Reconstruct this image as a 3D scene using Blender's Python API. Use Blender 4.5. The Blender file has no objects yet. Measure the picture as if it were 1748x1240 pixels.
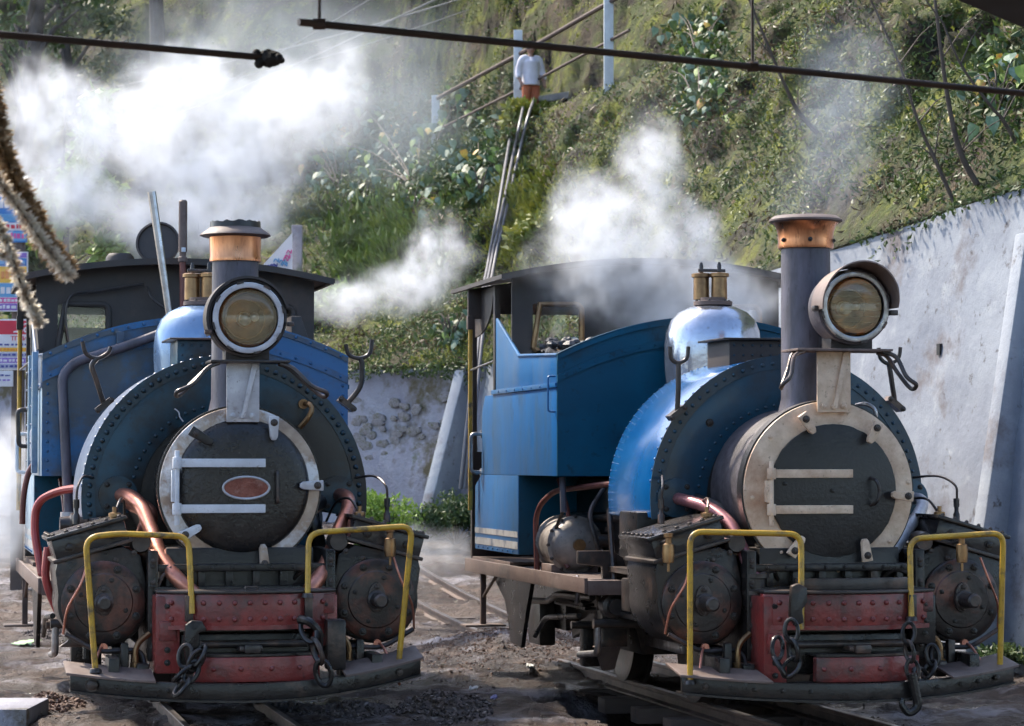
import bpy, bmesh, math, random
from mathutils import Vector, Matrix, noise
R = math.radians
random.seed(7)
scene = bpy.context.scene
COL = scene.collection

# ------------------------------------------------------------------ camera, sky, sun, exposure
FPX, CX, CY, CAMH = 4500.0, 874.0, 620.0, 1.47          # focal length in photo pixels, eye height
TILT = math.atan(170 / FPX)
cam_data = bpy.data.cameras.new('camera')
cam = bpy.data.objects.new('camera', cam_data); COL.objects.link(cam)
cam.location = (0, 0, CAMH); cam.rotation_euler = (R(90) + TILT, 0, 0)
cam_data.sensor_width = 36; cam_data.lens = FPX / 1748 * 36
cam_data.clip_end = 2000; cam_data.clip_start = 0.1
cam_data.dof.use_dof = True; cam_data.dof.focus_distance = 15.4; cam_data.dof.aperture_fstop = 6.3
scene.camera = cam

SUN_EL, SUN_AZ = R(47), R(-46)                           # azimuth measured from +Y towards +X
world = bpy.data.worlds.new('World'); scene.world = world; world.use_nodes = True
nt = world.node_tree; bg = nt.nodes['Background']
sky = nt.nodes.new('ShaderNodeTexSky'); sky.sky_type = 'NISHITA'; sky.sun_disc = False
sky.sun_elevation = SUN_EL; sky.sun_rotation = SUN_AZ
sky.air_density = 1.0; sky.dust_density = 3.0; sky.ozone_density = 1.0; sky.altitude = 800
nt.links.new(sky.outputs[0], bg.inputs[0]); bg.inputs[1].default_value = 0.15
sun_d = bpy.data.lights.new('sun', 'SUN'); sun_d.energy = 2.9; sun_d.angle = R(3); sun_d.color = (1.0, 0.90, 0.76)
sun = bpy.data.objects.new('sun', sun_d); COL.objects.link(sun)
sdir = Vector((math.sin(SUN_AZ) * math.cos(SUN_EL), math.cos(SUN_AZ) * math.cos(SUN_EL), math.sin(SUN_EL)))
sun.rotation_euler = sdir.to_track_quat('Z', 'Y').to_euler(); sun.location = sdir * 60
vs = scene.view_settings; vs.view_transform = 'Standard'; vs.look = 'None'; vs.exposure = 1.5; vs.gamma = 1.0
scene.render.engine = 'CYCLES'
cy = scene.cycles; cy.use_denoising = True; cy.max_bounces = 6; cy.use_adaptive_sampling = True; cy.adaptive_threshold = .04; cy.volume_bounces = 4; cy.transparent_max_bounces = 24
cy.sample_clamp_indirect = 6; cy.caustics_reflective = False; cy.caustics_refractive = False
cy.volume_step_rate = 2.5; cy.volume_max_steps = 64

# ------------------------------------------------------------------ geometry of the lens, used to survey the place
_c, _s = math.cos(TILT), math.sin(TILT)
def ray(px, py):
    a = (px - CX) / FPX; b = (CY - py) / FPX
    return Vector((a, _c - b * _s, _s + b * _c))
def at(px, py, Y):
    r = ray(px, py); t = Y / r.y
    return Vector((r.x * t, Y, CAMH + r.z * t))
YAW = {'L': R(12.8), 'R': R(13.0)}
ORG = {'L': at(409, 832, 15).xy, 'R': at(1412, 838, 15).xy}
def lp(k, px, py, y):
    """loco-local point seen at a photo pixel on the loco's cross plane y"""
    th = YAW[k]; o = ORG[k]; r = ray(px, py); nx, ny = -math.sin(th), math.cos(th)
    t = (y + o[0] * nx + o[1] * ny) / (r.x * nx + r.y * ny)
    dx, dy = r.x * t - o[0], r.y * t - o[1]
    return Vector((dx * math.cos(th) + dy * math.sin(th), y, CAMH + r.z * t))
def lpx(k, px, py, x):
    """the same on the loco's long plane x"""
    th = YAW[k]; o = ORG[k]; r = ray(px, py); nx, ny = math.cos(th), math.sin(th)
    t = (x + o[0] * nx + o[1] * ny) / (r.x * nx + r.y * ny)
    dx, dy = r.x * t - o[0], r.y * t - o[1]
    return Vector((x, -dx * math.sin(th) + dy * math.cos(th), CAMH + r.z * t))

# ------------------------------------------------------------------ mesh helpers
def spline(pts, k=6, closed=False):
    pts = [Vector(p) for p in pts]; n = len(pts); out = []
    rng = range(n if closed else n - 1)
    for i in rng:
        if closed: p0, p1, p2, p3 = pts[i - 1], pts[i], pts[(i + 1) % n], pts[(i + 2) % n]
        else: p0, p1, p2, p3 = pts[max(i - 1, 0)], pts[i], pts[i + 1], pts[min(i + 2, n - 1)]
        for j in range(k):
            t = j / k
            out.append(0.5 * ((2 * p1) + (p2 - p0) * t + (2 * p0 - 5 * p1 + 4 * p2 - p3) * t * t + (3 * p1 - p0 - 3 * p2 + p3) * t ** 3))
    if not closed: out.append(pts[-1])
    return out
def fillet(pts, rad, k=5):
    """polyline with its corners rounded, for bent pipe"""
    pts = [Vector(p) for p in pts]; out = [pts[0]]
    for a, b, c in zip(pts, pts[1:], pts[2:]):
        u = (a - b); v = (c - b); d = min(rad, u.length * .49, v.length * .49)
        p = b + u.normalized() * d; q = b + v.normalized() * d
        for j in range(k + 1):
            t = j / k; out.append((1 - t) ** 2 * p + 2 * t * (1 - t) * b + t * t * q)
    out.append(pts[-1]); return out

class MB:
    def __init__(s): s.v = []; s.f = []
    def add(s, vs, fs):
        o = len(s.v); s.v += [tuple(v) for v in vs]; s.f += [tuple(i + o for i in f) for f in fs]; return s
    def box(s, c, d, rot=None):
        c = Vector(c); h = Vector(d) * .5; vs = []
        for i in range(8):
            p = Vector((h.x * (1 if i & 1 else -1), h.y * (1 if i & 2 else -1), h.z * (1 if i & 4 else -1)))
            vs.append(c + (rot @ p if rot else p))
        return s.add(vs, [(0, 2, 3, 1), (4, 5, 7, 6), (0, 1, 5, 4), (2, 6, 7, 3), (0, 4, 6, 2), (1, 3, 7, 5)])
    def bx(s, x0, x1, y0, y1, z0, z1):
        return s.box(((x0 + x1) / 2, (y0 + y1) / 2, (z0 + z1) / 2), (abs(x1 - x0), abs(y1 - y0), abs(z1 - z0)))
    def tube(s, pts, r, n=10, closed=False):
        pts = [Vector(p) for p in pts]; m = len(pts); rs = r if isinstance(r, (list, tuple)) else [r] * m
        tan = []
        for i in range(m):
            a = pts[i - 1] if (i or closed) else pts[0]; b = pts[(i + 1) % m] if (i < m - 1 or closed) else pts[-1]
            t = b - a; tan.append(t.normalized() if t.length > 1e-9 else Vector((0, 0, 1)))
        ref = Vector((0, 0, 1)) if abs(tan[0].z) < .9 else Vector((1, 0, 0))
        nrm = (ref - tan[0] * ref.dot(tan[0])).normalized(); vs = []
        for i in range(m):
            nrm = (nrm - tan[i] * nrm.dot(tan[i])); nrm = nrm.normalized() if nrm.length > 1e-6 else tan[i].orthogonal().normalized()
            bn = tan[i].cross(nrm)
            for j in range(n):
                a = 2 * math.pi * j / n; vs.append(pts[i] + (nrm * math.cos(a) + bn * math.sin(a)) * rs[i])
        fs = []
        for i in range(m if closed else m - 1):
            i2 = (i + 1) % m
            for j in range(n): fs.append((i * n + j, i * n + (j + 1) % n, i2 * n + (j + 1) % n, i2 * n + j))
        if not closed: fs += [tuple(range(n))[::-1], tuple((m - 1) * n + j for j in range(n))]
        return s.add(vs, fs)
    def cyl(s, p, q, r, r2=None, n=24): return s.tube([p, q], [r, r if r2 is None else r2], n)
    def lathe(s, prof, o, ax='z', n=32, cap=True):
        """prof: (radius, height along the axis); closed at ends where radius is ~0"""
        o = Vector(o); A = {'z': (Vector((1, 0, 0)), Vector((0, 1, 0)), Vector((0, 0, 1))), 'y': (Vector((1, 0, 0)), Vector((0, 0, 1)), Vector((0, 1, 0))), 'x': (Vector((0, 1, 0)), Vector((0, 0, 1)), Vector((1, 0, 0)))}
        if isinstance(ax, str): u, w, h = A[ax]
        else: h = Vector(ax).normalized(); u = h.orthogonal().normalized(); w = h.cross(u)
        vs = []; fs = []
        for r, z in prof:
            for j in range(n):
                a = 2 * math.pi * j / n; vs.append(o + h * z + (u * math.cos(a) + w * math.sin(a)) * max(r, 1e-4))
        for i in range(len(prof) - 1):
            for j in range(n): fs.append((i * n + j, i * n + (j + 1) % n, (i + 1) * n + (j + 1) % n, (i + 1) * n + j))
        if cap: fs += [tuple(range(n))[::-1], tuple((len(prof) - 1) * n + j for j in range(n))]
        return s.add(vs, fs)
    def ring(s, o, r0, r1, y0, y1, n=48, a0=0, a1=360):
        """annulus in the xz plane, thick in y"""
        o = Vector(o); full = abs(a1 - a0) >= 360; m = n if full else n + 1; vs = []; fs = []
        for i in range(m):
            a = R(a0 + (a1 - a0) * i / n); c, q = math.cos(a), math.sin(a)
            for r, y in ((r0, y0), (r1, y0), (r1, y1), (r0, y1)): vs.append(o + Vector((r * c, y, r * q)))
        for i in range(n):
            j = (i + 1) % m
            for k in range(4): fs.append((i * 4 + k, i * 4 + (k + 1) % 4, j * 4 + (k + 1) % 4, j * 4 + k))
        if not full: fs += [(0, 1, 2, 3), tuple(n * 4 + k for k in (3, 2, 1, 0))]
        return s.add(vs, fs)
    def prism(s, poly, vec):
        n = len(poly); vec = Vector(vec); p = [Vector(q) for q in poly]
        return s.add(p + [q + vec for q in p], [tuple(range(n)), tuple(range(2 * n - 1, n - 1, -1))] + [(i, (i + 1) % n, n + (i + 1) % n, n + i) for i in range(n)])
    def strip(s, top, bot, vec):
        """sheet between two polylines, thickened along vec"""
        n = len(top); vec = Vector(vec); a = [Vector(p) for p in top]; b = [Vector(p) for p in bot]
        vs = a + b + [p + vec for p in a] + [p + vec for p in b]; fs = []
        for i in range(n - 1):
            fs += [(i, i + 1, n + i + 1, n + i), (2 * n + i + 1, 2 * n + i, 3 * n + i, 3 * n + i + 1), (i + 1, i, 2 * n + i, 2 * n + i + 1), (n + i, n + i + 1, 3 * n + i + 1, 3 * n + i)]
        fs += [(0, n, 3 * n, 2 * n), (n - 1, 3 * n - 1, 4 * n - 1, 2 * n - 1)]
        return s.add(vs, fs)
    def ball(s, c, r, sc=(1, 1, 1), n=12, m=8, jit=0):
        c = Vector(c); vs = []; fs = []
        for i in range(m + 1):
            p = math.pi * i / m
            for j in range(n):
                a = 2 * math.pi * j / n; d = Vector((math.sin(p) * math.cos(a), math.sin(p) * math.sin(a), math.cos(p)))
                k = 1 + (jit * noise.noise(d * 2.3 + c * 3) if jit else 0)
                vs.append(c + Vector((d.x * sc[0], d.y * sc[1], d.z * sc[2])) * max(r * k, 1e-4))
        for i in range(m):
            for j in range(n): fs.append((i * n + j, i * n + (j + 1) % n, (i + 1) * n + (j + 1) % n, (i + 1) * n + j))
        return s.add(vs, fs)
    def mesh(s, name, smooth=35, bevel=0, recalc=True):
        me = bpy.data.meshes.new(name); me.from_pydata(s.v, [], s.f)
        if recalc or bevel:
            b = bmesh.new(); b.from_mesh(me)
            bmesh.ops.remove_doubles(b, verts=b.verts, dist=1e-5)
            if recalc: bmesh.ops.recalc_face_normals(b, faces=b.faces)
            if bevel:
                ed = [e for e in b.edges if len(e.link_faces) == 2 and e.calc_face_angle(0) > R(40)]
                bmesh.ops.bevel(b, geom=ed, offset=bevel, segments=2, affect='EDGES', profile=.6, clamp_overlap=True)
            b.to_mesh(me); b.free()
        if smooth:
            for p in me.polygons: p.use_smooth = True
            me.set_sharp_from_angle(angle=R(smooth))
        return me
    def build(s, name, mat, parent=None, smooth=35, bevel=0, recalc=True):
        return put(name, s.mesh(name, smooth, bevel, recalc), mat, parent)
def put(name, me, mat, parent=None, loc=None, rot=None, sc=None):
    if mat is not None and not me.materials: me.materials.append(mat)
    o = bpy.data.objects.new(name, me); COL.objects.link(o)
    if parent is not None: o.parent = parent
    if loc is not None: o.location = loc
    if rot is not None: o.rotation_euler = rot
    if sc is not None: o.scale = sc if hasattr(sc, '__len__') else (sc, sc, sc)
    return o
def empty(name, loc=(0, 0, 0), rz=0):
    o = bpy.data.objects.new(name, None); COL.objects.link(o); o.location = loc; o.rotation_euler = (0, 0, rz); o.empty_display_size = .2
    return o
def tag(o, label=None, cat=None, group=None, kind=None):
    if label: o['label'] = label
    if cat: o['category'] = cat
    if group: o['group'] = group
    if kind: o['kind'] = kind
    return o

# ------------------------------------------------------------------ materials
def mat(name, c1, c2=None, rough=.6, metal=0.0, scale=6, c3=None, s3=2.0, t3=(.55, .75), bump=0.0, bscale=40, coat=0.0, rvar=.12, stretch=(1, 1, 1), t2=(.35, .65), spec=.5, speck=.55, dust=0.0):
    """paint or metal: two tones mixed by fine noise, a third (dirt, rust, wear) laid on in larger patches"""
    m = bpy.data.materials.new(name); m.use_nodes = True; t = m.node_tree; N = t.nodes; L = t.links; b = N['Principled BSDF']
    tc = N.new('ShaderNodeTexCoord'); oi = N.new('ShaderNodeObjectInfo'); mp = N.new('ShaderNodeMapping')
    ml = N.new('ShaderNodeMath'); ml.operation = 'MULTIPLY'; ml.inputs[1].default_value = 37.0
    L.new(oi.outputs['Random'], ml.inputs[0]); L.new(tc.outputs['Object'], mp.inputs['Vector']); L.new(ml.outputs[0], mp.inputs['Location']); mp.inputs['Scale'].default_value = stretch
    def nz(sc, det=3, rg=.6):
        n = N.new('ShaderNodeTexNoise'); n.inputs['Scale'].default_value = sc; n.inputs['Detail'].default_value = det; n.inputs['Roughness'].default_value = rg
        L.new(mp.outputs[0], n.inputs['Vector']); return n
    def ramp(src, a, z):
        r = N.new('ShaderNodeMapRange'); r.inputs[1].default_value = a; r.inputs[2].default_value = z; L.new(src, r.inputs[0]); r.clamp = True; return r.outputs[0]
    def mix(f, A, B):
        x = N.new('ShaderNodeMix'); x.data_type = 'RGBA'; L.new(f, x.inputs[0])
        for k, q in ((6, A), (7, B)):
            if isinstance(q, tuple): x.inputs[k].default_value = (*q, 1)
            else: L.new(q, x.inputs[k])
        return x.outputs[2]
    n1 = nz(scale); col = mix(ramp(n1.outputs[0], *t2), tuple(c1), tuple(c2 or [q * .75 for q in c1]))
    if c3:
        n3 = nz(s3, 6, .68); f3 = ramp(n3.outputs[0], *t3); col = mix(f3, col, tuple(c3))
        n4 = nz(s3 * 9, 4, .7); f4 = ramp(n4.outputs[0], .60, .70); dk = N.new('ShaderNodeMath'); dk.operation = 'MULTIPLY'; dk.inputs[1].default_value = speck; L.new(f4, dk.inputs[0]); col = mix(dk.outputs[0], col, tuple(q * .45 for q in c3))
    if dust:   # ash and dust settled on ledges and decks
        ge = N.new('ShaderNodeNewGeometry'); sx = N.new('ShaderNodeSeparateXYZ'); L.new(ge.outputs['Normal'], sx.inputs[0]); fz = ramp(sx.outputs['Z'], .35, .9)
        nd = nz(5, 4, .65); fd = ramp(nd.outputs[0], .30, .62); mu = N.new('ShaderNodeMath'); mu.operation = 'MULTIPLY'; L.new(fz, mu.inputs[0]); L.new(fd, mu.inputs[1])
        m2 = N.new('ShaderNodeMath'); m2.operation = 'MULTIPLY'; L.new(mu.outputs[0], m2.inputs[0]); m2.inputs[1].default_value = dust; col = mix(m2.outputs[0], col, (.19, .155, .135))
    L.new(col, b.inputs['Base Color'])
    rr = N.new('ShaderNodeMapRange'); rr.inputs[3].default_value = max(rough - rvar, .04); rr.inputs[4].default_value = min(rough + rvar, 1)
    L.new(n1.outputs[0], rr.inputs[0]); L.new(rr.outputs[0], b.inputs['Roughness'])
    b.inputs['Metallic'].default_value = metal; b.inputs['Coat Weight'].default_value = coat; b.inputs['Coat Roughness'].default_value = .12; b.inputs['Specular IOR Level'].default_value = spec
    if bump:
        nb = nz(bscale, 3); bp = N.new('ShaderNodeBump'); bp.inputs['Strength'].default_value = bump; bp.inputs['Distance'].default_value = .02
        L.new(nb.outputs[0], bp.inputs['Height']); L.new(bp.outputs[0], b.inputs['Normal'])
    return m
MT = {}
def defm(k, *a, **kw): MT[k] = mat(k, *a, **kw)
defm('blue_side', (.001, .090, .27), (.002, .115, .32), .46, scale=3, c3=(.035, .085, .14), s3=1.9, t3=(.47, .70), coat=.04, spec=.3, bump=.05, bscale=14, stretch=(1, 1, .28))
defm('blue_upper', (.006, .11, .29), (.02, .14, .33), .45, scale=3, c3=(.09, .15, .24), s3=1.9, t3=(.46, .70), coat=.04, spec=.3, stretch=(1, 1, .28))
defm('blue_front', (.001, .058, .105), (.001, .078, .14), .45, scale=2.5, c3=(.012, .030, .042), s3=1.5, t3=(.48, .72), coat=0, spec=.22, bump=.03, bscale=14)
defm('blue_skin', (.001, .078, .25), (.003, .10, .29), .22, scale=3, c3=(.03, .09, .20), s3=2.2, t3=(.52, .8), coat=.5, bump=.04, bscale=9)
defm('blue_sooty', (.006, .045, .070), (.003, .065, .11), .42, scale=1.6, c3=(.010, .010, .010), s3=1.5, t3=(.40, .58), coat=.1, bump=.06, bscale=24)
defm('blue_plate', (.002, .045, .085), (.003, .060, .11), .4, scale=1.6, c3=(.014, .018, .020), s3=1.3, t3=(.42, .64), coat=.15, bump=.05, bscale=24)
defm('blue_grey', (.05, .075, .10), (.03, .055, .09), .42, scale=3, c3=(.002, .115, .29), s3=1.1, t3=(.42, .54), coat=.15, bump=.05, bscale=20)
defm('skin_grey', (.17, .21, .29), (.10, .14, .22), .34, scale=4, c3=(.03, .08, .2), s3=2.4, t3=(.55, .8), coat=.3, bump=.05, bscale=16)
defm('soot', (.009, .009, .0095), (.019, .018, .018), .34, scale=7, c3=(.07, .05, .045), s3=2.5, t3=(.58, .8), bump=.12, bscale=45, dust=.5)
defm('soot_gloss', (.011, .010, .010), (.024, .020, .018), .25, scale=9, c3=(.055, .04, .032), s3=3, t3=(.55, .8), bump=.22, bscale=55)
defm('iron', (.034, .030, .029), (.068, .057, .052), .33, metal=.35, scale=8, c3=(.15, .085, .06), s3=4, t3=(.52, .72), bump=.12, bscale=50, dust=.5)
defm('iron_dark', (.012, .0115, .0115), (.026, .023, .022), .30, metal=.25, scale=8, c3=(.105, .065, .048), s3=4, t3=(.55, .74), bump=.12, bscale=50, dust=.5)
defm('cover', (.020, .019, .019), (.046, .036, .032), .33, metal=.3, scale=6, c3=(.15, .06, .042), s3=4.5, t3=(.47, .64), bump=.12, bscale=45, dust=.5)
defm('chimney', (.11, .10, .125), (.07, .065, .075), .5, metal=.2, scale=14, c3=(.05, .045, .045), s3=4, t3=(.55, .8), bump=.12, bscale=60, stretch=(1, 1, .3))
defm('smokebox', (.11, .095, .105), (.065, .058, .064), .5, metal=.1, scale=10, c3=(.03, .027, .027), s3=2.5, t3=(.52, .75), bump=.12, bscale=50)
defm('copper', (.62, .28, .14), (.42, .18, .09), .3, metal=1, scale=18, c3=(.15, .07, .045), s3=5, t3=(.58, .85), bump=.04, stretch=(1, 1, .25))
defm('copper_pipe', (.62, .27, .19), (.46, .18, .12), .36, metal=.75, scale=14, c3=(.14, .07, .06), s3=6, t3=(.56, .8), bump=.05)
defm('purple_pipe', (.36, .15, .15), (.25, .10, .11), .34, metal=.5, scale=9, c3=(.09, .05, .05), s3=4, t3=(.55, .8), bump=.05)
defm('brass', (.34, .21, .10), (.24, .14, .07), .4, metal=.85, scale=12, c3=(.12, .08, .05), s3=5, t3=(.56, .8), bump=.05)
defm('silver_paint', (.56, .56, .58), (.42, .41, .43), .42, metal=.25, scale=10, c3=(.17, .10, .07), s3=5, t3=(.60, .78), bump=.08)
defm('cream_paint', (.78, .60, .44), (.62, .46, .32), .46, metal=.05, scale=12, c3=(.40, .22, .13), s3=4, t3=(.46, .76), bump=.1)
defm('white_strap', (.66, .68, .72), (.54, .55, .58), .45, scale=10, c3=(.16, .08, .05), s3=7, t3=(.64, .75), bump=.06)
defm('rim_worn', (.45, .36, .29), (.30, .22, .17), .4, metal=.4, scale=9, c3=(.62, .62, .64), s3=2.2, t3=(.48, .56), bump=.12)
defm('red_beam', (.27, .038, .033), (.18, .030, .026), .34, scale=8, c3=(.045, .034, .032), s3=3.2, t3=(.48, .68), bump=.2, bscale=38, coat=.1, dust=.6)
defm('red_pipe', (.38, .045, .04), (.26, .035, .03), .4, scale=9, c3=(.10, .05, .045), s3=5, t3=(.58, .8))
defm('brown_pipe', (.17, .055, .042), (.12, .04, .032), .45, scale=9, c3=(.06, .04, .035), s3=5, t3=(.55, .8), metal=.2)
defm('yellow_rail', (.58, .34, .03), (.44, .25, .025), .42, scale=8, c3=(.10, .07, .04), s3=7, t3=(.52, .66), coat=.1, bump=.1, bscale=60)
defm('dome_metal', (.56, .60, .68), (.42, .46, .54), .2, metal=.9, scale=3, c3=(.30, .32, .36), s3=2.6, t3=(.5, .8), bump=.16, bscale=9)
defm('dome_blue', (.20, .30, .44), (.12, .22, .40), .26, metal=.5, scale=3, c3=(.30, .38, .48), s3=2.6, t3=(.5, .8), bump=.10, bscale=9)
defm('cab_dark', (.028, .024, .022), (.05, .038, .032), .6, scale=4, c3=(.10, .06, .045), s3=1.6, t3=(.55, .8), bump=.08)
defm('roof_sheet', (.07, .06, .056), (.11, .085, .075), .65, scale=3, c3=(.14, .09, .07), s3=1.6, t3=(.5, .8), bump=.1)
defm('board', (.12, .075, .06), (.17, .12, .10), .6, scale=5, c3=(.05, .04, .038), s3=3, t3=(.5, .75), bump=.12, dust=.5)
defm('grey_drum', (.33, .29, .25), (.20, .17, .15), .5, metal=.2, scale=7, c3=(.08, .065, .055), s3=3.5, t3=(.5, .72), bump=.12)
defm('green_glass_paint', (.28, .37, .40), (.14, .26, .40), .4, scale=4, c3=(.05, .12, .25), s3=3, t3=(.5, .7), coat=.2)
defm('bright_steel', (.45, .44, .45), (.3, .28, .27), .32, metal=.9, scale=14, c3=(.16, .11, .09), s3=5, t3=(.6, .85))
defm('reflector', (.90, .64, .38), (.72, .48, .27), .16, metal=.9, scale=9, rvar=.08, bump=.05, bscale=12)
defm('coal', (.012, .012, .013), (.05, .045, .045), .4, scale=14, c3=(.11, .09, .085), s3=6, t3=(.55, .7), bump=.4, bscale=40)
defm('black_paint', (.010, .010, .011), (.018, .017, .017), .45, scale=8)
defm('oily', (.018, .018, .019), (.035, .032, .031), .24, metal=.2, scale=8, c3=(.08, .06, .05), s3=4, t3=(.58, .78), bump=.1, bscale=40, dust=.25)
def pane(name, tint):
    """thin clear glass: light passes straight through, the surface mirrors by its angle"""
    m = bpy.data.materials.new(name); m.use_nodes = True; t = m.node_tree; N = t.nodes; N.remove(N['Principled BSDF'])
    tr = N.new('ShaderNodeBsdfTransparent'); tr.inputs[0].default_value = (*tint, 1); gs = N.new('ShaderNodeBsdfGlossy'); gs.inputs['Roughness'].default_value = .06
    fr = N.new('ShaderNodeFresnel'); fr.inputs[0].default_value = 1.5; mx = N.new('ShaderNodeMixShader'); t.links.new(fr.outputs[0], mx.inputs[0]); t.links.new(tr.outputs[0], mx.inputs[1]); t.links.new(gs.outputs[0], mx.inputs[2]); t.links.new(mx.outputs[0], N['Material Output'].inputs[0]); return m
MT['glass'] = pane('lamp_glass', (.96, .92, .84)); MT['window'] = pane('window_glass', (.9, .93, .95))

# ------------------------------------------------------------------ locomotives (x right, y back, z up from the rail head)
_rv = MB(); _n = 8
for i, (r_, h_) in enumerate(((1, 0), (.88, .45), (.5, .78))):
    _rv.v += [(r_ * math.cos(2 * math.pi * j / _n), -h_, r_ * math.sin(2 * math.pi * j / _n)) for j in range(_n)]
_rv.f = [(i * _n + j, i * _n + (j + 1) % _n, (i + 1) * _n + (j + 1) % _n, (i + 1) * _n + j) for i in range(2) for j in range(_n)] + [tuple(range(2 * _n, 3 * _n))]
def rivet_mesh(m):
    me = _rv.mesh('rivet', 60); me.materials.append(m); return me
_bolt = MB().lathe([(.0, 0), (1.25, 0), (1.25, -.25), (1.0, -.25)], (0, 0, 0), 'y', 12)
_bolt.lathe([(.95, -.25), (.95, -.95), (.75, -1.05), (0, -1.05)], (0, 0, 0), 'y', 6)
_bolt.lathe([(.45, -1.0), (.45, -1.35), (0, -1.4)], (0, 0, 0), 'y', 8)
def bolt_mesh(m):
    me = _bolt.mesh('bolt', 30); me.materials.append(m); return me
RV = {k: rivet_mesh(MT[k]) for k in ('blue_sooty', 'blue_plate', 'skin_grey', 'blue_skin', 'red_beam', 'blue_grey', 'blue_front', 'soot', 'blue_side')}
BL = {k: bolt_mesh(MT[k]) for k in ('iron', 'iron_dark', 'cream_paint', 'silver_paint')}
def face_rot(d):
    """rotation that turns a rivet (pointing along -y) towards d"""
    return Vector((0, -1, 0)).rotation_difference(Vector(d).normalized()).to_euler()
def rivet(parent, p, r, m, d=(0, -1, 0)): return put('rivet', RV[m], None, parent, p, face_rot(d), r)
def bolt(parent, p, r, m='iron', d=(0, -1, 0)): return put('bolt', BL[m], None, parent, p, face_rot(d), r)

def chain(root, pts, size, m, hook_at=None, name='coupling_chain'):
    """oval links threaded along a path, each link its own piece"""
    pts = [Vector(p) for p in pts]; h = None
    first = None
    lens = [(b - a).length for a, b in zip(pts, pts[1:])]; tot = sum(lens); L = size * 2.0; cnt = max(2, int(tot / (L * .72)))
    def along(d):
        for a, b, l in zip(pts, pts[1:], lens):
            if d <= l: return a.lerp(b, d / l), (b - a).normalized()
            d -= l
        return pts[-1], (pts[-1] - pts[-2]).normalized()
    for i in range(cnt):
        p, t = along((i + .5) / cnt * tot)
        side = Vector((0, 1, 0)).cross(t); side = side.normalized() if side.length > .05 else Vector((1, 0, 0))
        if i % 2: side = (side * .35 + t.cross(side) * .94).normalized()
        else: side = (side * .94 + t.cross(side) * .3).normalized()
        oval = []
        for j in range(16):
            a = 2 * math.pi * j / 16; oval.append(p + t * (math.cos(a) * size * (1.0 if abs(math.cos(a)) > .5 else 1.0)) + side * (math.sin(a) * size * .58))
        mb = MB().tube(oval, size * .2, 8, closed=True)
        if first is None: first = mb.build(name, m, root)
        else: mb.build('link', m, first)
    return first

def tank_arc(r, a0, a1, n=64, cz=1.26): return [Vector((r * math.cos(R(a0 + (a1 - a0) * i / n)), 0, cz + r * math.sin(R(a0 + (a1 - a0) * i / n)))) for i in range(n + 1)]

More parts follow.
